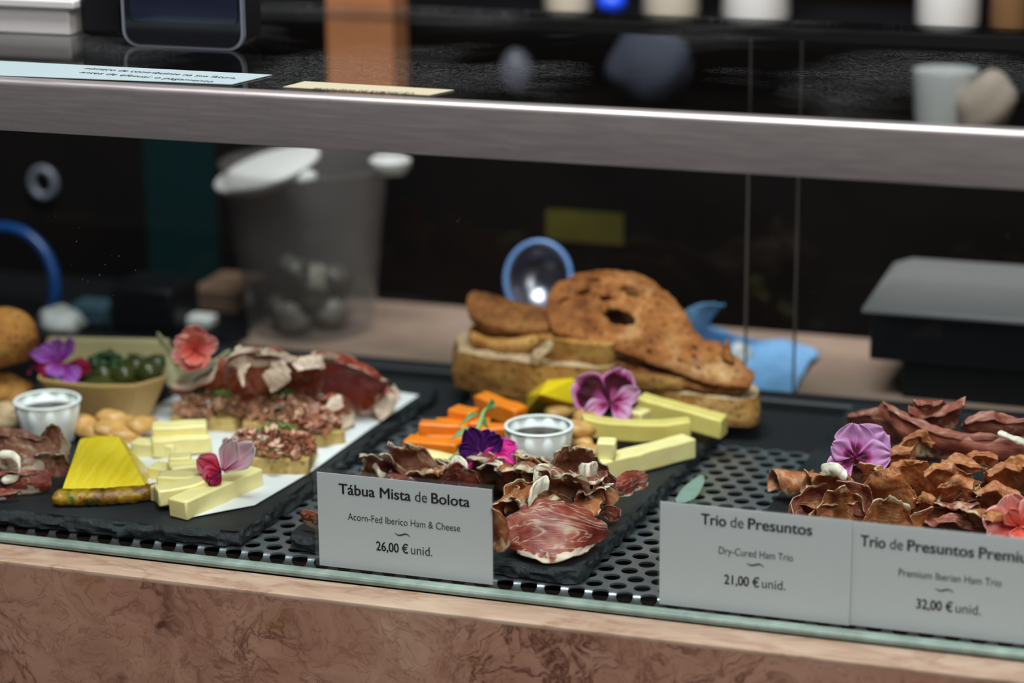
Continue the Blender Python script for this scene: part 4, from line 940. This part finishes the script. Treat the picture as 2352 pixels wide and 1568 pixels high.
# sliced red ham at the back
GH1 = 'sliced red ham on the left board'; SR = M['ham_serrano']
def h1(label, rails, seed, mat=SR, **kw): return hs(label, rails, mat, seed, GH1, **kw)
h1('red ham slice with a wide cream rim curving beneath the coral flower', [[(400, 915, .008), (455, 915, .012), (515, 905, .018), (560, 860, .030)], [(395, 900, .016), (445, 895, .022), (500, 880, .030), (535, 840, .040)], [(392, 880, .024), (440, 876, .028), (488, 858, .038), (508, 815, .048)]], 91, amp=.0015)
h1('orange red ham slice folded upright behind the left ham toast', [[(505, 935, .008), (565, 945, .008), (625, 945, .008), (665, 925, .010)], [(520, 890, .026), (565, 865, .034), (615, 870, .034), (660, 870, .030)], [(530, 845, .042), (556, 802, .056), (590, 820, .050), (650, 835, .044)]], 92, amp=.003, edge=.005)
h1('red ham slice with pale fat streaks in the middle of the sliced ham', [[(625, 930, .010), (685, 930, .010), (745, 925, .010)], [(625, 880, .028), (685, 870, .032), (745, 870, .032)], [(620, 835, .046), (680, 822, .050), (745, 830, .046)]], 93, amp=.003, edge=.005)
h1('deep red ham slice towards the right end of the sliced ham', [[(735, 928, .008), (790, 935, .006), (840, 935, .005), (885, 920, .006)], [(725, 880, .028), (785, 870, .030), (840, 880, .026), (890, 895, .020)], [(722, 835, .044), (780, 822, .047), (845, 845, .038), (895, 876, .028)]], 94, amp=.002, mat=M['ham_serrano_red'])
h1('cream rimmed ham slice at the right end by the paper corner', [[(800, 925, .006), (845, 905, .014), (880, 880, .022)], [(815, 945, .004), (865, 930, .010), (905, 895, .018)], [(828, 958, .002), (880, 945, .003), (922, 905, .012)]], 95)
h1('pale folded ham slice rising at the back left of the sliced ham', [[(500, 870, .036), (530, 840, .042), (575, 830, .044)], [(525, 825, .052), (555, 795, .060), (600, 800, .058)]], 96, amp=.003)
h1('pink and cream ham slice along the back of the sliced ham', [[(585, 850, .036), (650, 845, .038), (720, 845, .036)], [(585, 808, .054), (625, 795, .058), (670, 815, .052), (725, 825, .048)]], 97, amp=.003)
h1('pale ham slice at the back right of the sliced ham', [[(705, 850, .034), (765, 845, .036), (830, 860, .030)], [(715, 812, .050), (755, 808, .052), (800, 820, .046), (835, 845, .036)]], 98, amp=.003)
h1('thin brown ham slice with white fat near the right ham toast', [[(720, 920, .022), (760, 905, .026), (800, 912, .022)], [(735, 955, .012), (775, 945, .014), (815, 945, .010)], [(760, 985, .003), (790, 985, .003), (828, 975, .002)]], 99, amp=.002)
def creamfold(label, pts, w, seed, group):
    pts = [V(p) for p in pts]; up = [p + V((.3 * w, -.1 * w, -.5 * w)) for p in pts]; bk = [p + V((-.2 * w, .2 * w, .25 * w)) for p in pts]
    o = sheet('fat_curl', [bk, pts, up], M['fatcream'], nu=34, nv=16, amp=.0022, edge=.003, freq=110, seed=seed, thick=.0007, rnd=.25, rag=.12)
    return tag(o, label, 'ham fat', group)
GF1 = 'cream fat folds on the sliced red ham'
creamfold('cream fat fold rising left of the middle in the sliced red ham', [P(548, 868, .040), P(545, 830, .050), P(560, 805, .056)], .018, 31, GF1)
creamfold('cream fat fold in the centre of the sliced red ham', [P(610, 878, .036), P(628, 860, .042), P(660, 842, .048)], .016, 32, GF1)
creamfold('pale fat fold at the top right of the sliced red ham', [P(672, 838, .050), P(705, 828, .052), P(745, 832, .050)], .010, 33, GF1)
creamfold('cream fat end lying by the right corner of the paper sheet', [P(862, 950, .006), P(890, 925, .012), P(912, 890, .018)], .012, 34, GF1)
creamfold('white fat curl hanging above the right ham toast', [P(745, 965, .016), P(758, 930, .024), P(785, 915, .026)], .010, 35, GF1)
# coral flower and endive leaves
flower('coral_flower', 450, 808, .052, 'coral flower standing above the sliced ham beside the kraft tray', [
    (95, .0165, .0180, 'coral', .1, .2), (150, .0150, .0140, 'coralpink', .1, .2), (25, .0155, .0130, 'coralpink', .1, .2), (200, .0150, .0130, 'coralpink', .1, .2), (250, .0140, .0150, 'coralpink', .15, .25), (-55, .0130, .0140, 'coral', .2, .25), (70, .0110, .0130, 'coral', .4, .3), (-90, .0100, .0120, 'coral', .4, .3), (180, .010, .011, 'coral', .4, .3)], .1)
for rl, sd, lb in [([[(372, 885, .018), (382, 830, .032), (357, 768, .050)], [(395, 890, .016), (402, 830, .032), (362, 764, .052)], [(415, 890, .015), (420, 840, .030), (372, 770, .050)]], 1, 'pale endive leaf tip standing between the kraft tray and the coral flower'),
                   ([[(400, 890, .014), (450, 870, .022), (525, 815, .040)], [(410, 860, .026), (460, 840, .034), (535, 800, .046)]], 2, 'pale green endive leaf under the coral flower')]:
    tag(sheet('endive_leaf', [[P(*p) for p in r] for r in rl], M['endive'], seed=sd, thick=.0012), lb, 'salad leaf')
# kraft tray
kt = T('kraft_tray', P(240, 930), 'small kraft card tray with olives and a purple flower on the left board', 'food tray')
rim = [P(88, 868, .029), P(312, 882, .029), P(384, 862, .031), P(388, 778, .036), P(110, 772, .036)]
bot = [P(135, 955, .0006), P(290, 972, .0006), P(340, 962, .0006), P(345, 905, .0006), P(140, 895, .0006)]
def panel(name, a, b, c, d, mat, bulge=0):
    mid = (a + b + c + d) / 4; 
    g_ = [[a, (a + b) / 2 + V((0, 0, -bulge)), b], [(a + d) / 2, mid, (b + c) / 2], [d, (c + d) / 2, c]]
    return sheet(name, g_, mat, kt, nu=20, nv=10, amp=.0003, edge=0, thick=.0008, rnd=0, rag=0)
panel('front_panel', rim[0], rim[1], bot[1], bot[0], M['kraft'], .002)
panel('folded_corner', rim[1], rim[2], bot[2], bot[1], M['kraft'])
panel('side_panel', rim[2], rim[3], bot[3], bot[2], M['kraftin'])
panel('back_panel', rim[3], rim[4], bot[4], bot[3], M['kraftin'])
panel('side_panel', rim[4], rim[0], bot[0], bot[4], M['kraft'])
mk('tray_floor', bot, [(0, 1, 2, 3, 4)], M['kraftin'], kt, smooth=False)
GOv = 'green olives in the kraft tray'
for k, (px, py, h, lb) in enumerate([(285, 862, .024, 'green olive in the middle of the kraft tray, nearest the front rim'), (342, 855, .026, 'pale green olive at the right end of the kraft tray'), (238, 860, .023, 'green olive beside the purple flower in the kraft tray'), (262, 845, .024, 'green olive behind the front ones, under the dark leaves'), (312, 845, .024, 'green olive at the back of the tray, right of the dark leaves'), (360, 840, .026, 'green olive farthest right at the back of the tray')]):
    o = blob('olive', P(px, py, h), .0088, .0080, .0078, M['olive'], seed=k, amp=.05); tag(o, lb, 'olive', GOv)
v, f = chips(P(245, 838, .028), .012, .010, .010, 70, 3, .0028, .5); o = mk('chopped_herbs', v, f, M['herbdark'], None); tag(o, 'dark green chopped herbs heaped on the olives', 'herb', None, 'stuff')
v, f = chips(P(318, 832, .026), .012, .006, .006, 30, 6, .0022, .5); o = mk('herb_pieces', v, f, M['herbdark'], None); tag(o, 'few dark herb pieces at the right of the olives', 'herb', None, 'stuff')
o = sheet('tray_filling', [[P(105, 905, .016), P(240, 910, .016), P(350, 900, .016)], [P(120, 850, .024), P(240, 850, .024), P(370, 845, .024)]], M['olive'], nu=30, nv=14, amp=.004, edge=.001, freq=120, thick=.003)
tag(o, 'green olive relish filling the bottom of the kraft tray', 'relish', None, 'stuff')
flower('purple_flower', 142, 838, .032, 'purple and crimson flower lying in the left end of the kraft tray', [
    (175, .0190, .0150, 'crimson', .0, .1), (-10, .0190, .0140, 'crimson', .0, .1), (135, .0170, .0140, 'purple', .1, .2), (100, .0150, .0100, 'purple', .2, .3), (60, .0160, .0090, 'purple', .3, .3), (-50, .0190, .0150, 'purple', .1, .2), (165, .0200, .0090, 'purple', .2, .3), (220, .0150, .0130, 'crimson', .1, .1), (250, .0120, .0130, 'purple', .2, .2)], .3)
tube('petal_strand', [P(95, 815, .034), P(78, 830, .030), P(66, 858, .026)], .0008, M['redpinkplain'], None)
tag(bpy.data.objects['petal_strand'], 'thin pink petal strand hanging over the left of the kraft tray', 'petal')
G5 = 'golden nuts on the left board'
for q in [(190, 972, .004, 20, 'golden nut right of the left sauce cup'), (210, 990, .002, -20, 'golden nut in front of the first nut beside the sauce cup'), (262, 962, .006, 10, 'big golden nut topmost in front of the kraft tray'), (255, 985, .004, 40, 'pale split nut in the middle of the nut heap'), (295, 978, .004, -35, 'golden nut at the right of the nut heap'), (328, 975, .005, 60, 'golden nut nearest the topmost cheese stick'), (240, 1002, .0, 0, 'golden nut behind the pineapple tip'), (285, 1000, .0, 15, 'golden nut at the front right of the nut heap')]:
    nut(*q[:4], q[4], G5, 1.1, seed=int(q[0] + q[1]))
# brown ham at the far left
GHL = 'brown ham slices at the left picture edge'; BR_ = M['ham_brown']
hs('broad brown ham slice at the left picture edge, below the sauce cup', [[(-30, 990, .026), (40, 985, .030), (110, 1010, .026)], [(-30, 1030, .016), (45, 1030, .020), (125, 1045, .016)], [(-30, 1085, .004), (50, 1090, .005), (140, 1085, .004)]], BR_, 101, GHL, amp=.003)
hs('triangular brown ham flap standing right of the left sauce cup foot', [[(78, 1040, .014), (95, 1005, .024), (122, 970, .036)], [(100, 1055, .012), (125, 1020, .020), (140, 985, .030)], [(130, 1070, .006), (155, 1050, .010), (165, 1025, .018)]], BR_, 102, GHL, rnd=.1)
hs('brown ham slice with a pale fat rim at the front left of the left board', [[(-30, 1085, .012), (40, 1080, .016), (110, 1080, .014)], [(-30, 1110, .006), (50, 1108, .009), (120, 1105, .008)], [(-30, 1135, .001), (60, 1135, .001), (130, 1125, .001)]], I, 103, GHL)
hs('red brown ham strip lowest at the left picture edge', [[(-40, 1120, .008), (10, 1122, .008), (45, 1128, .006)], [(-40, 1148, .001), (10, 1148, .001), (45, 1142, .001)]], I, 104, GHL)
ham('crumpled brown ham slice against the pineapple at the left', slice_(P(115, 1095, .002), 20, .03, .022, 60, 170, .004, 6, 0, 105, BR_), GHL)
fatcurl('white fat ring curling at the left picture edge', [P(-10, 1055, .022), P(25, 1055, .022), P(45, 1075, .018), P(38, 1105, .010), P(5, 1112, .008)], .005, 21, None)
# bread at the far left
o = blob('bread_roll', P(8, 775, .052), .023, .023, .019, M['rolltop'], seed=4, amp=.10, level=4)
tag(o, 'round toasted bread top at the left picture edge', 'bread')
o = blob('bread_roll', P(0, 905, .014), .022, .020, .014, M['crustolive'], seed=7, amp=.15, level=4); tag(o, 'dark olive bread piece beneath the round toasted top', 'bread')
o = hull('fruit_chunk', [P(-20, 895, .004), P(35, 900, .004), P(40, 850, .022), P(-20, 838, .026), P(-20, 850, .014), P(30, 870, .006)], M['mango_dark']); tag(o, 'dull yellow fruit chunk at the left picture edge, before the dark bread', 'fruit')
o = blob('bread_roll', P(8, 958, .008), .013, .012, .010, M['crumb'], seed=9, amp=.12); tag(o, 'small pale bread ball left of the left sauce cup', 'bread')
# pale green translucent sheet behind the second tag
o = sheet('green_sheet', [[P(1545, 1152, -.006), P(1570, 1120, -.004), P(1612, 1085, -.002)], [P(1570, 1158, -.008), P(1600, 1140, -.006), P(1622, 1105, -.004)]], M['greenclear'], nu=20, nv=12, thick=.001, amp=0, edge=0, rag=0, rnd=.3)
tag(o, 'pale green translucent sheet behind the 21,00 euro tag', 'plastic tab')

# ================================================================== BEHIND THE CASE
bw = T('back_worktop', (.2, .46, -.03), 'pale pink marble worktop behind the rear glass of the case', 'worktop')
box('slab', XL, XR, .3785, .5505, -.03, 0, M['marble_light'], bw, bevel=.002)
box('support', XL, XR, .39, .549, -1.0, -.03, M['void'], bw)
ct = Q(2250, 292, .64).z
cb = T('back_cabinet', (.2, .7, -1.0), 'dark brown cabinet standing behind the pink marble worktop', 'cabinet')
box('cabinet_body', XL, XR, .552, .86, -1.0, ct, M['dark'], cb)
p, q = Q(330, 320, .5515), Q(505, 640, .5515)
o = box('door_panel', p.x, q.x, .5508, .552, .0012, ct - .004, M['teal'], cb); o['label'] = 'dark teal door panel'
c = Q(104, 418, .551)
v, f = [], []
for k in range(28):
    a = 2 * math.pi * k / 28
    for l in range(10):
        b = 2 * math.pi * l / 10; r = .0105 + .0030 * math.cos(b)
        v.append((c.x + r * math.cos(a), .5515 - .004 - .003 * math.sin(b), c.z + r * 1.08 * math.sin(a)))
f = [(k * 10 + l, k * 10 + (l + 1) % 10, ((k + 1) % 28) * 10 + (l + 1) % 10, ((k + 1) % 28) * 10 + l) for k in range(28) for l in range(10)]
o = mk('ring_knob', v, f, M['rimgrey'], cb); o['label'] = 'grey ring shaped knob'
p, q = Q(1255, 480, .5515), Q(1432, 562, .5515)
o = box('label_plate', p.x, q.x, .5505, .552, q.z, p.z, M['olive_sign'], cb); o['label'] = 'olive yellow label plate'
# wooden post
p, q = Q(752, 100, .56), Q(907, 100, .56)
o = box('wooden_post', p.x, q.x, .556, .59, ct + .0002, .62, M['wood'], bevel=.002); tag(o, 'orange brown wooden post standing on the dark cabinet, seen through the top glass', 'post')
o = box('darkening_mat', XL + .3, Q(575, 760, .44).x, .386, .548, .0001, .0005, M['void']); tag(o, 'black mat added to darken the worktop left of the clear plastic cup', 'mat')  # thin black sheet, added to make this part of the worktop dark
# clear cup with ice
cc = Q(716, 800, .462); cc.z = .0006
pc = T('plastic_cup', cc, 'cloudy clear plastic cup holding ice lumps on the worktop', 'cup')
lathe('cup_wall', cc, [(.001, .001), (.046, .001), (.048, .004), (.0545, .065), (.0605, .118), (.0640, .126)], M['cloudy'], pc, n=56)
lathe('cup_rim', cc, [(.0640 + .0016 * math.cos(a), .127 + .0016 * math.sin(a)) for a in [2 * math.pi * k / 8 for k in range(9)]], M['clear'], pc, n=56)
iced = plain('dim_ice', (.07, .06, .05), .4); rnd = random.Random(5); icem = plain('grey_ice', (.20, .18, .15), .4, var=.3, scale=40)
for k in range(16):
    a = rnd.uniform(0, 6.28); r = rnd.uniform(0, .031); z = .014 + .012 * (k // 5) 
    o = blob('ice_lump', cc + V((r * math.cos(a), r * math.sin(a), z)), .013, .010, .010, icem if k % 3 else iced, seed=k, amp=.7, rot=(rnd.random() * 3, rnd.random(), 0), level=2)
    tag(o, 'greyish ice lump inside the cloudy clear plastic cup', 'ice', 'ice lumps in the plastic cup')
# white lid lying tilted over the cup
a, b = Q(612, 392, .452), None
def lid_fn(p, v): return V((p.x, p.y, p.z * (1 if v.z < 0 else .55)))
o = blob('plastic_scoop', Q(614, 388, .455), .042, .040, .0125, M['white_dim'], seed=2, amp=.03, rot=(R(8), R(-16), R(10)), fn=lid_fn, level=4)
tag(o, 'white plastic scoop lying tilted on the left rim of the clear cup', 'scoop')
o = blob('plastic_scrap', Q(702, 410, .44), .009, .007, .006, M['white_dim'], seed=3, amp=.1, rot=(0, R(-25), 0)); tag(o, 'small white plastic bit beside the tilted white scoop', 'plastic bit')
v, f = lathe_data(Q(897, 398, .462), [(.001, .0), (.011, .0), (.0155, .006), (.0155, .010), (.011, .014), (.010, .026), (.001, .027)], 32)
o = mk('plastic_stopper', v, f, M['white_dim'], sharp=40); tag(o, 'white plastic stopper standing on the right rim of the clear cup', 'stopper')
# ladle
lc = Q(1236, 640, .43); lr = T('ladle', lc, 'shiny steel ladle bowl with a pale blue rim behind the bread stack', 'ladle')
x, y, n = frame_to_cam(.15, -.15)
def ladle_pt(r, dep, a): return lc + x * (r * math.cos(a) * .92) + y * (r * math.sin(a) * 1.06) - n * dep
prof = [(.0005, .017), (.008, .0162), (.015, .0135), (.021, .008), (.0245, 0)]
vs = [ladle_pt(r, d, 2 * math.pi * k / 40) for r, d in prof for k in range(40)]
mk('bowl', vs, grid_faces(40, 5, wrap=True), M['chrome'], lr, thick=.001)
rp = [ladle_pt(.0255, 0, R(10 + k * 10)) for k in range(36)]
v, f = tube_data(rp + rp[:1], .0019, 10, 80); mk('rim', v, f, M['bluerim'], lr)
mk('handle', *tube_data([ladle_pt(.0245, 0, R(-90)), lc - UP * .05 - n * .01, V((lc.x, lc.y + .03, .006)), V((lc.x + .04, lc.y + .075, .004))], .003, 8, 20), M['chrome'], lr)
# blue cloth
def zc(px, py, z): return Z(px, py, z)
o = sheet('cleaning_cloth', [[zc(1562, 712, .052), zc(1610, 700, .056), zc(1668, 694, .060)], [zc(1560, 760, .036), zc(1605, 745, .040), zc(1640, 760, .030)], [zc(1580, 800, .020), zc(1680, 790, .018), zc(1870, 798, .006)], [zc(1640, 850, .006), zc(1740, 850, .005), zc(1855, 845, .003)], [zc(1690, 915, .003), zc(1750, 918, .003), zc(1822, 912, .003)]], M['cloth'], nu=40, nv=40, amp=.003, edge=.002, freq=45, thick=.001, rnd=.08, seed=4)
tag(o, 'pale blue cleaning cloth bunched up right of the bread stack', 'cloth')
o = blob('paper_napkin', zc(1697, 815, .010), .010, .010, .010, M['white'], seed=8, amp=.3); tag(o, 'white crumpled paper between toast and blue cloth', 'paper')
# black container with cloudy lid
Y0, Y1 = .405, .53
xl, xs = Q(2068, 880, Y0).x, Q(1998, 760, Y0).x; zt = Q(2005, 716, Y0).z; zs = Q(2000, 826, Y0).z
bc = T('food_container', (xl + .09, .47, .0005), 'black food container with a cloudy lid at the right on the worktop', 'container')
box('base', xl, xl + .20, Y0 + .004, Y1 - .004, .0005, zs, M['black'], bc, bevel=.002)
box('body', xs, xl + .22, Y0, Y1, zs, zt, M['black'], bc, bevel=.002)
x0, x1 = Q(1980, 705, Y0).x, xl + .23; ztop = Q(2115, 596, Y1 - .02).z; dx = .030
v = [(x0, Y0 - .004, zt), (x1, Y0 - .004, zt), (x1, Y1 + .004, zt), (x0, Y1 + .004, zt), (x0, Y0 - .004, zt + .003), (x1, Y0 - .004, zt + .003), (x1, Y1 + .004, zt + .003), (x0, Y1 + .004, zt + .003),
     (x0 + .015, Y0 + .02, zt + .012), (x1 - .015, Y0 + .02, zt + .012), (x1 - .015, Y1 - .015, zt + .012), (x0 + .015, Y1 - .015, zt + .012), (x0 + .03, Y0 + .04, ztop), (x1 - .03, Y0 + .04, ztop), (x1 - .03, Y1 - .03, ztop), (x0 + .03, Y1 - .03, ztop)]
f = [(a + i, a + (i + 1) % 4, a + 4 + (i + 1) % 4, a + 4 + i) for a in (0, 4, 8) for i in range(4)] + [(12, 13, 14, 15)]
o = mk('lid', v, f, M['lidclear'], bc, sharp=50, bevel=.002); o['label'] = 'cloudy translucent domed lid'
# blue hose loop and clutter on the left
hc = Q(8, 662, .43); rr = (hc - Q(126, 662, .43)).length
pts = [hc + V((math.cos(R(a)) * rr, .010 * math.sin(R(a)), math.sin(R(a)) * rr * 1.02)) for a in range(-60, 245, 12)]
o = mk('hose_loop', *tube_data(pts, .0045, 12, 70), M['blue']); tag(o, 'blue hose loop standing at the left picture edge', 'hose')
zw = .0006
o = blob('paper_napkin', zc(140, 742, .012), .018, .014, .012, M['white'], seed=5, amp=.35); tag(o, 'white crumpled napkin behind the kraft tray, beside the blue hose loop', 'paper')
c = zc(195, 722, .014); o = box('notepad', c.x - .016, c.x + .016, c.y, c.y + .03, .0006, .019, plain('dull_teal_card', (.05, .10, .13), .5), bevel=.001); tag(o, 'dull teal pad right of the white napkin', 'pad')
c = zc(222, 745, .006); o = blob('bottle_cap', c, .006, .006, .0055, plain('dim_blue_plastic', (.05, .09, .2), .4), seed=1, amp=.02); tag(o, 'dim blue bottle cap behind the kraft tray', 'cap')
a, b = zc(425, 722, .001), zc(545, 722, .001)
for k, lb in enumerate(('lower brown wooden board left of the clear cup', 'upper brown wooden board left of the clear cup')):
    o = box('wooden_board', a.x, b.x, a.y + .012, a.y + .07, .0006 + k * .0095, .0096 + k * .0095, plain('brown_wood', (.13, .075, .045), .6, var=.3, scale=50), bevel=.001); tag(o, lb, 'board', 'wooden boards on the worktop')
c = zc(445, 745, .004); c.y += .012; o = box('paper_tub', c.x - .012, c.x + .012, c.y - .01, c.y + .006, .0006, .009, M['white'], bevel=.002); tag(o, 'small white tub behind the coral flower', 'tub')
o = box('storage_box', zc(245, 765, .0).x, zc(412, 765, 0).x, zc(300, 765, 0).y, zc(300, 765, 0).y + .05, .0006, .036, M['black'], bevel=.004); tag(o, 'black low box on the worktop behind the kraft tray', 'box')
o = box('storage_tray', zc(418, 775, .0).x, zc(575, 775, 0).x, zc(500, 785, 0).y - .004, zc(500, 785, 0).y + .018, .0006, .0045, M['black'], bevel=.001); tag(o, 'flat black tray on the worktop in front of the brown boards', 'tray')
o = box('storage_box', zc(150, 780, .0).x, zc(243, 780, 0).x, zc(200, 780, 0).y, zc(200, 780, 0).y + .012, .0006, .012, M['black'], bevel=.002); tag(o, 'low black box behind the left end of the kraft tray', 'box')
# things on and beyond the top glass
zt_ = .2651
tm = T('payment_terminal', Z(430, 112, zt_), 'black payment terminal with rounded corners standing on the top glass', 'payment terminal')
Yt = Z(430, 112, zt_).y
def rrect(px0, px1, pyb, ztop, Y, rad, depth, name, mat, parent, lean=.0):
    x0, x1 = Q(px0, pyb, Y).x, Q(px1, pyb, Y).x; z0 = Q((px0 + px1) / 2, pyb, Y).z; z0 = max(z0, zt_)
    pts = [(x0, ztop)] + [(x0 + rad - rad * math.cos(a), z0 + rad - rad * math.sin(a)) for a in [R(15 * k) for k in range(7)]] + [(x1 - rad + rad * math.sin(a), z0 + rad - rad * math.cos(a)) for a in [R(15 * k) for k in range(7)]] + [(x1, ztop)]
    n_ = len(pts); vs = [(x, Y + lean * (z - z0), z) for x, z in pts] + [(x, Y + depth + lean * (z - z0), z) for x, z in pts]
    fs = [(i, i + n_, (i + 1) % n_ + n_, (i + 1) % n_) for i in range(n_)] + [tuple(range(n_)), tuple(range(n_, 2 * n_))[::-1]]
    return mk(name, vs, fs, mat, parent, sharp=30)
rrect(283, 560, 112, zt_ + .10, Yt, .010, .004, 'bezel', M['rimgrey'], tm)
rrect(286, 557, 110, zt_ + .10, Yt + .004, .010, .028, 'housing', M['black'], tm)
rrect(290, 553, 106, zt_ + .098, Yt - .0008, .009, .004, 'body', M['blackgloss'], tm)
rrect(300, 545, 52, zt_ + .095, Yt - .0020, .004, .003, 'screen', plain('dark_screen', (.008, .010, .022), .1), tm)
o = box('card_reader', Q(182, 62, Yt + .03).x, Q(281, 62, Yt + .03).x, Yt + .03, Yt + .05, zt_, zt_ + .05, M['black'], bevel=.004); tag(o, 'black ribbed device between the white stack and the payment terminal', 'device')
wz = Z(80, 78, zt_)
x1 = Z(172, 78, zt_).x
for k, (z0, z1, mt, lb) in enumerate([(zt_, zt_ + .0165, M['greybox'], 'pale grey box lowest of the stack at the upper left'), (zt_ + .0168, zt_ + .022, M['greybox'], 'thin pale tray second in the stack at the upper left'), (zt_ + .0223, zt_ + .034, M['greybox'], 'pale box topmost of the stack at the upper left')]):
    o = box('card_box', x1 - .16 + .004 * k, x1 + .006 * (k == 1), wz.y - .004 * (k == 1), wz.y + .12, z0, z1, mt, bevel=.001); tag(o, lb, 'box', 'boxes stacked on the top glass')
def notice(pts, mat, label, lines):
    pts = [Z(px, py, zt_ + .0004) for px, py in pts]
    root = T('paper_notice', sum(pts, V()) / 4, label, 'notice')
    mk('sheet', pts, [(0, 1, 2, 3)], mat, root, smooth=False, thick=.0003)
    for s, a, b, capf in lines:
        cu = bpy.data.curves.new('t', 'FONT'); cu.body = s; cu.size = 1; ob = bpy.data.objects.new('t', cu); scn.collection.objects.link(ob)
        dg = bpy.context.evaluated_depsgraph_get(); me = bpy.data.meshes.new_from_object(ob.evaluated_get(dg)); bpy.data.objects.remove(ob)
        vv = [v_.co.copy() for v_ in me.vertices]; ff = [tuple(q_.vertices) for q_ in me.polygons]; mx_ = max(v_.x for v_ in vv)
        A0, B0 = Z(*a, zt_ + .0007), Z(*b, zt_ + .0007); d = B0 - A0; up_ = V((-d.y, d.x, 0)).normalized() * capf / .73
        mk('notice_text', [A0 + d * (v_.x / mx_) + up_ * v_.y for v_ in vv], ff, M['ink'], root, smooth=False)
notice([(-40, 172), (532, 194), (625, 172), (-40, 138)], M['paper_blue'], 'bluish white printed notice lying on the top glass at the left', [('número de contribuinte na sua fatura,', (190, 158), (540, 181), .006), ('antes de efetuar o pagamento', (180, 167), (485, 189), .006)])
notice([(650, 200), (985, 219), (1043, 207), (700, 187)], M['paper_yellow'], 'yellowish printed notice lying on the top glass right of the first', [('PRODUTOS DE EXPOSIÇÃO', (712, 206), (945, 218), .007)])
# shelf beyond with white cups
sz = Q(2170, 54, .78).z
sh = box('high_shelf', XL, XR, .70, .86, sz - .012, sz, M['void']); tag(sh, 'dark narrow shelf above the back cabinet carrying white cups', 'shelf')
for xq in (XL + .02, XR - .04): box('bracket', xq, xq + .02, .72, .85, ct, sz - .012, M['void'], sh)
GW = 'cups on the high shelf'
def shelfcup(px, w, hgt, flare, mat, lb, yy=.76):
    c = Q(px, 54, yy); c.z = sz + .0003; s_ = w / FPX * (c - CAM).length / 2
    v, f = lathe_data(c, [(.001, 0), (s_ * .9, 0), (s_, .004), (s_ * flare, hgt), (s_ * flare * .92, hgt), (s_ * .9, .006), (.001, .006)], 32)
    tag(mk('paper_cup', v, f, mat, sharp=40), lb, 'cup', GW)
shelfcup(1735, 155, .09, .80, M['white'], 'blurred white cup on the high shelf, left of the dark gap')
shelfcup(1540, 130, .09, .9, M['crumbcup'], 'blurred cream cup on the high shelf beside the blue cap')
shelfcup(1305, 110, .09, .9, M['crumbcup'], 'blurred cream cup on the high shelf left of the blue cap')
shelfcup(2175, 140, .09, 1.0, M['white'], 'blurred white cup on the high shelf at the right')
shelfcup(2320, 90, .09, 1.0, plain('brown_cup', (.16, .08, .03), .5), 'blurred brown cup at the right end of the high shelf')
o = blob('bottle_cap', Q(1405, 8, .755), .012, .012, .010, plain('bright_blue', (.01, .07, .75), .4), seed=1, amp=.02); o.location.z = sz + .001; tag(o, 'bright blue cap on the high shelf between cream cups', 'cap')
# items standing on the cabinet, seen through the top glass
c = Q(2170, 230, .62); c.z = ct + .0005
v, f = lathe_data(c, [(.001, 0), (.020, 0), (.022, .01), (.024, .045), (.022, .045), (.001, .04)], 32); tag(mk('paper_cup', v, f, M['white'], sharp=40), 'blurred white cup on the cabinet, seen through the top glass at the right', 'cup')
o = blob('paper_bag', Q(2265, 235, .60), .020, .012, .026, M['skin'], seed=6, amp=.2, rot=(0, R(25), 0)); o.location.z = ct + .0005; tag(o, 'blurred beige paper bag on the cabinet beside the white cup', 'bag')
o = blob('cloth_bundle', Q(1490, 210, .66), .035, .02, .03, plain('dim_blue_cloth', (.07, .075, .11), .8), seed=6, amp=.2); o.location.z = ct + .0005; tag(o, 'dim bluish grey bundle on the cabinet, seen through the top glass', 'cloth')
o = blob('glass_jar', Q(1185, 140, .66), .014, .014, .020, plain('grey_violet_jar', (.16, .15, .19), .25), seed=2, amp=.04); o.location.z = ct + .0005; tag(o, 'small greyish violet jar on the cabinet left of the bundle', 'jar')
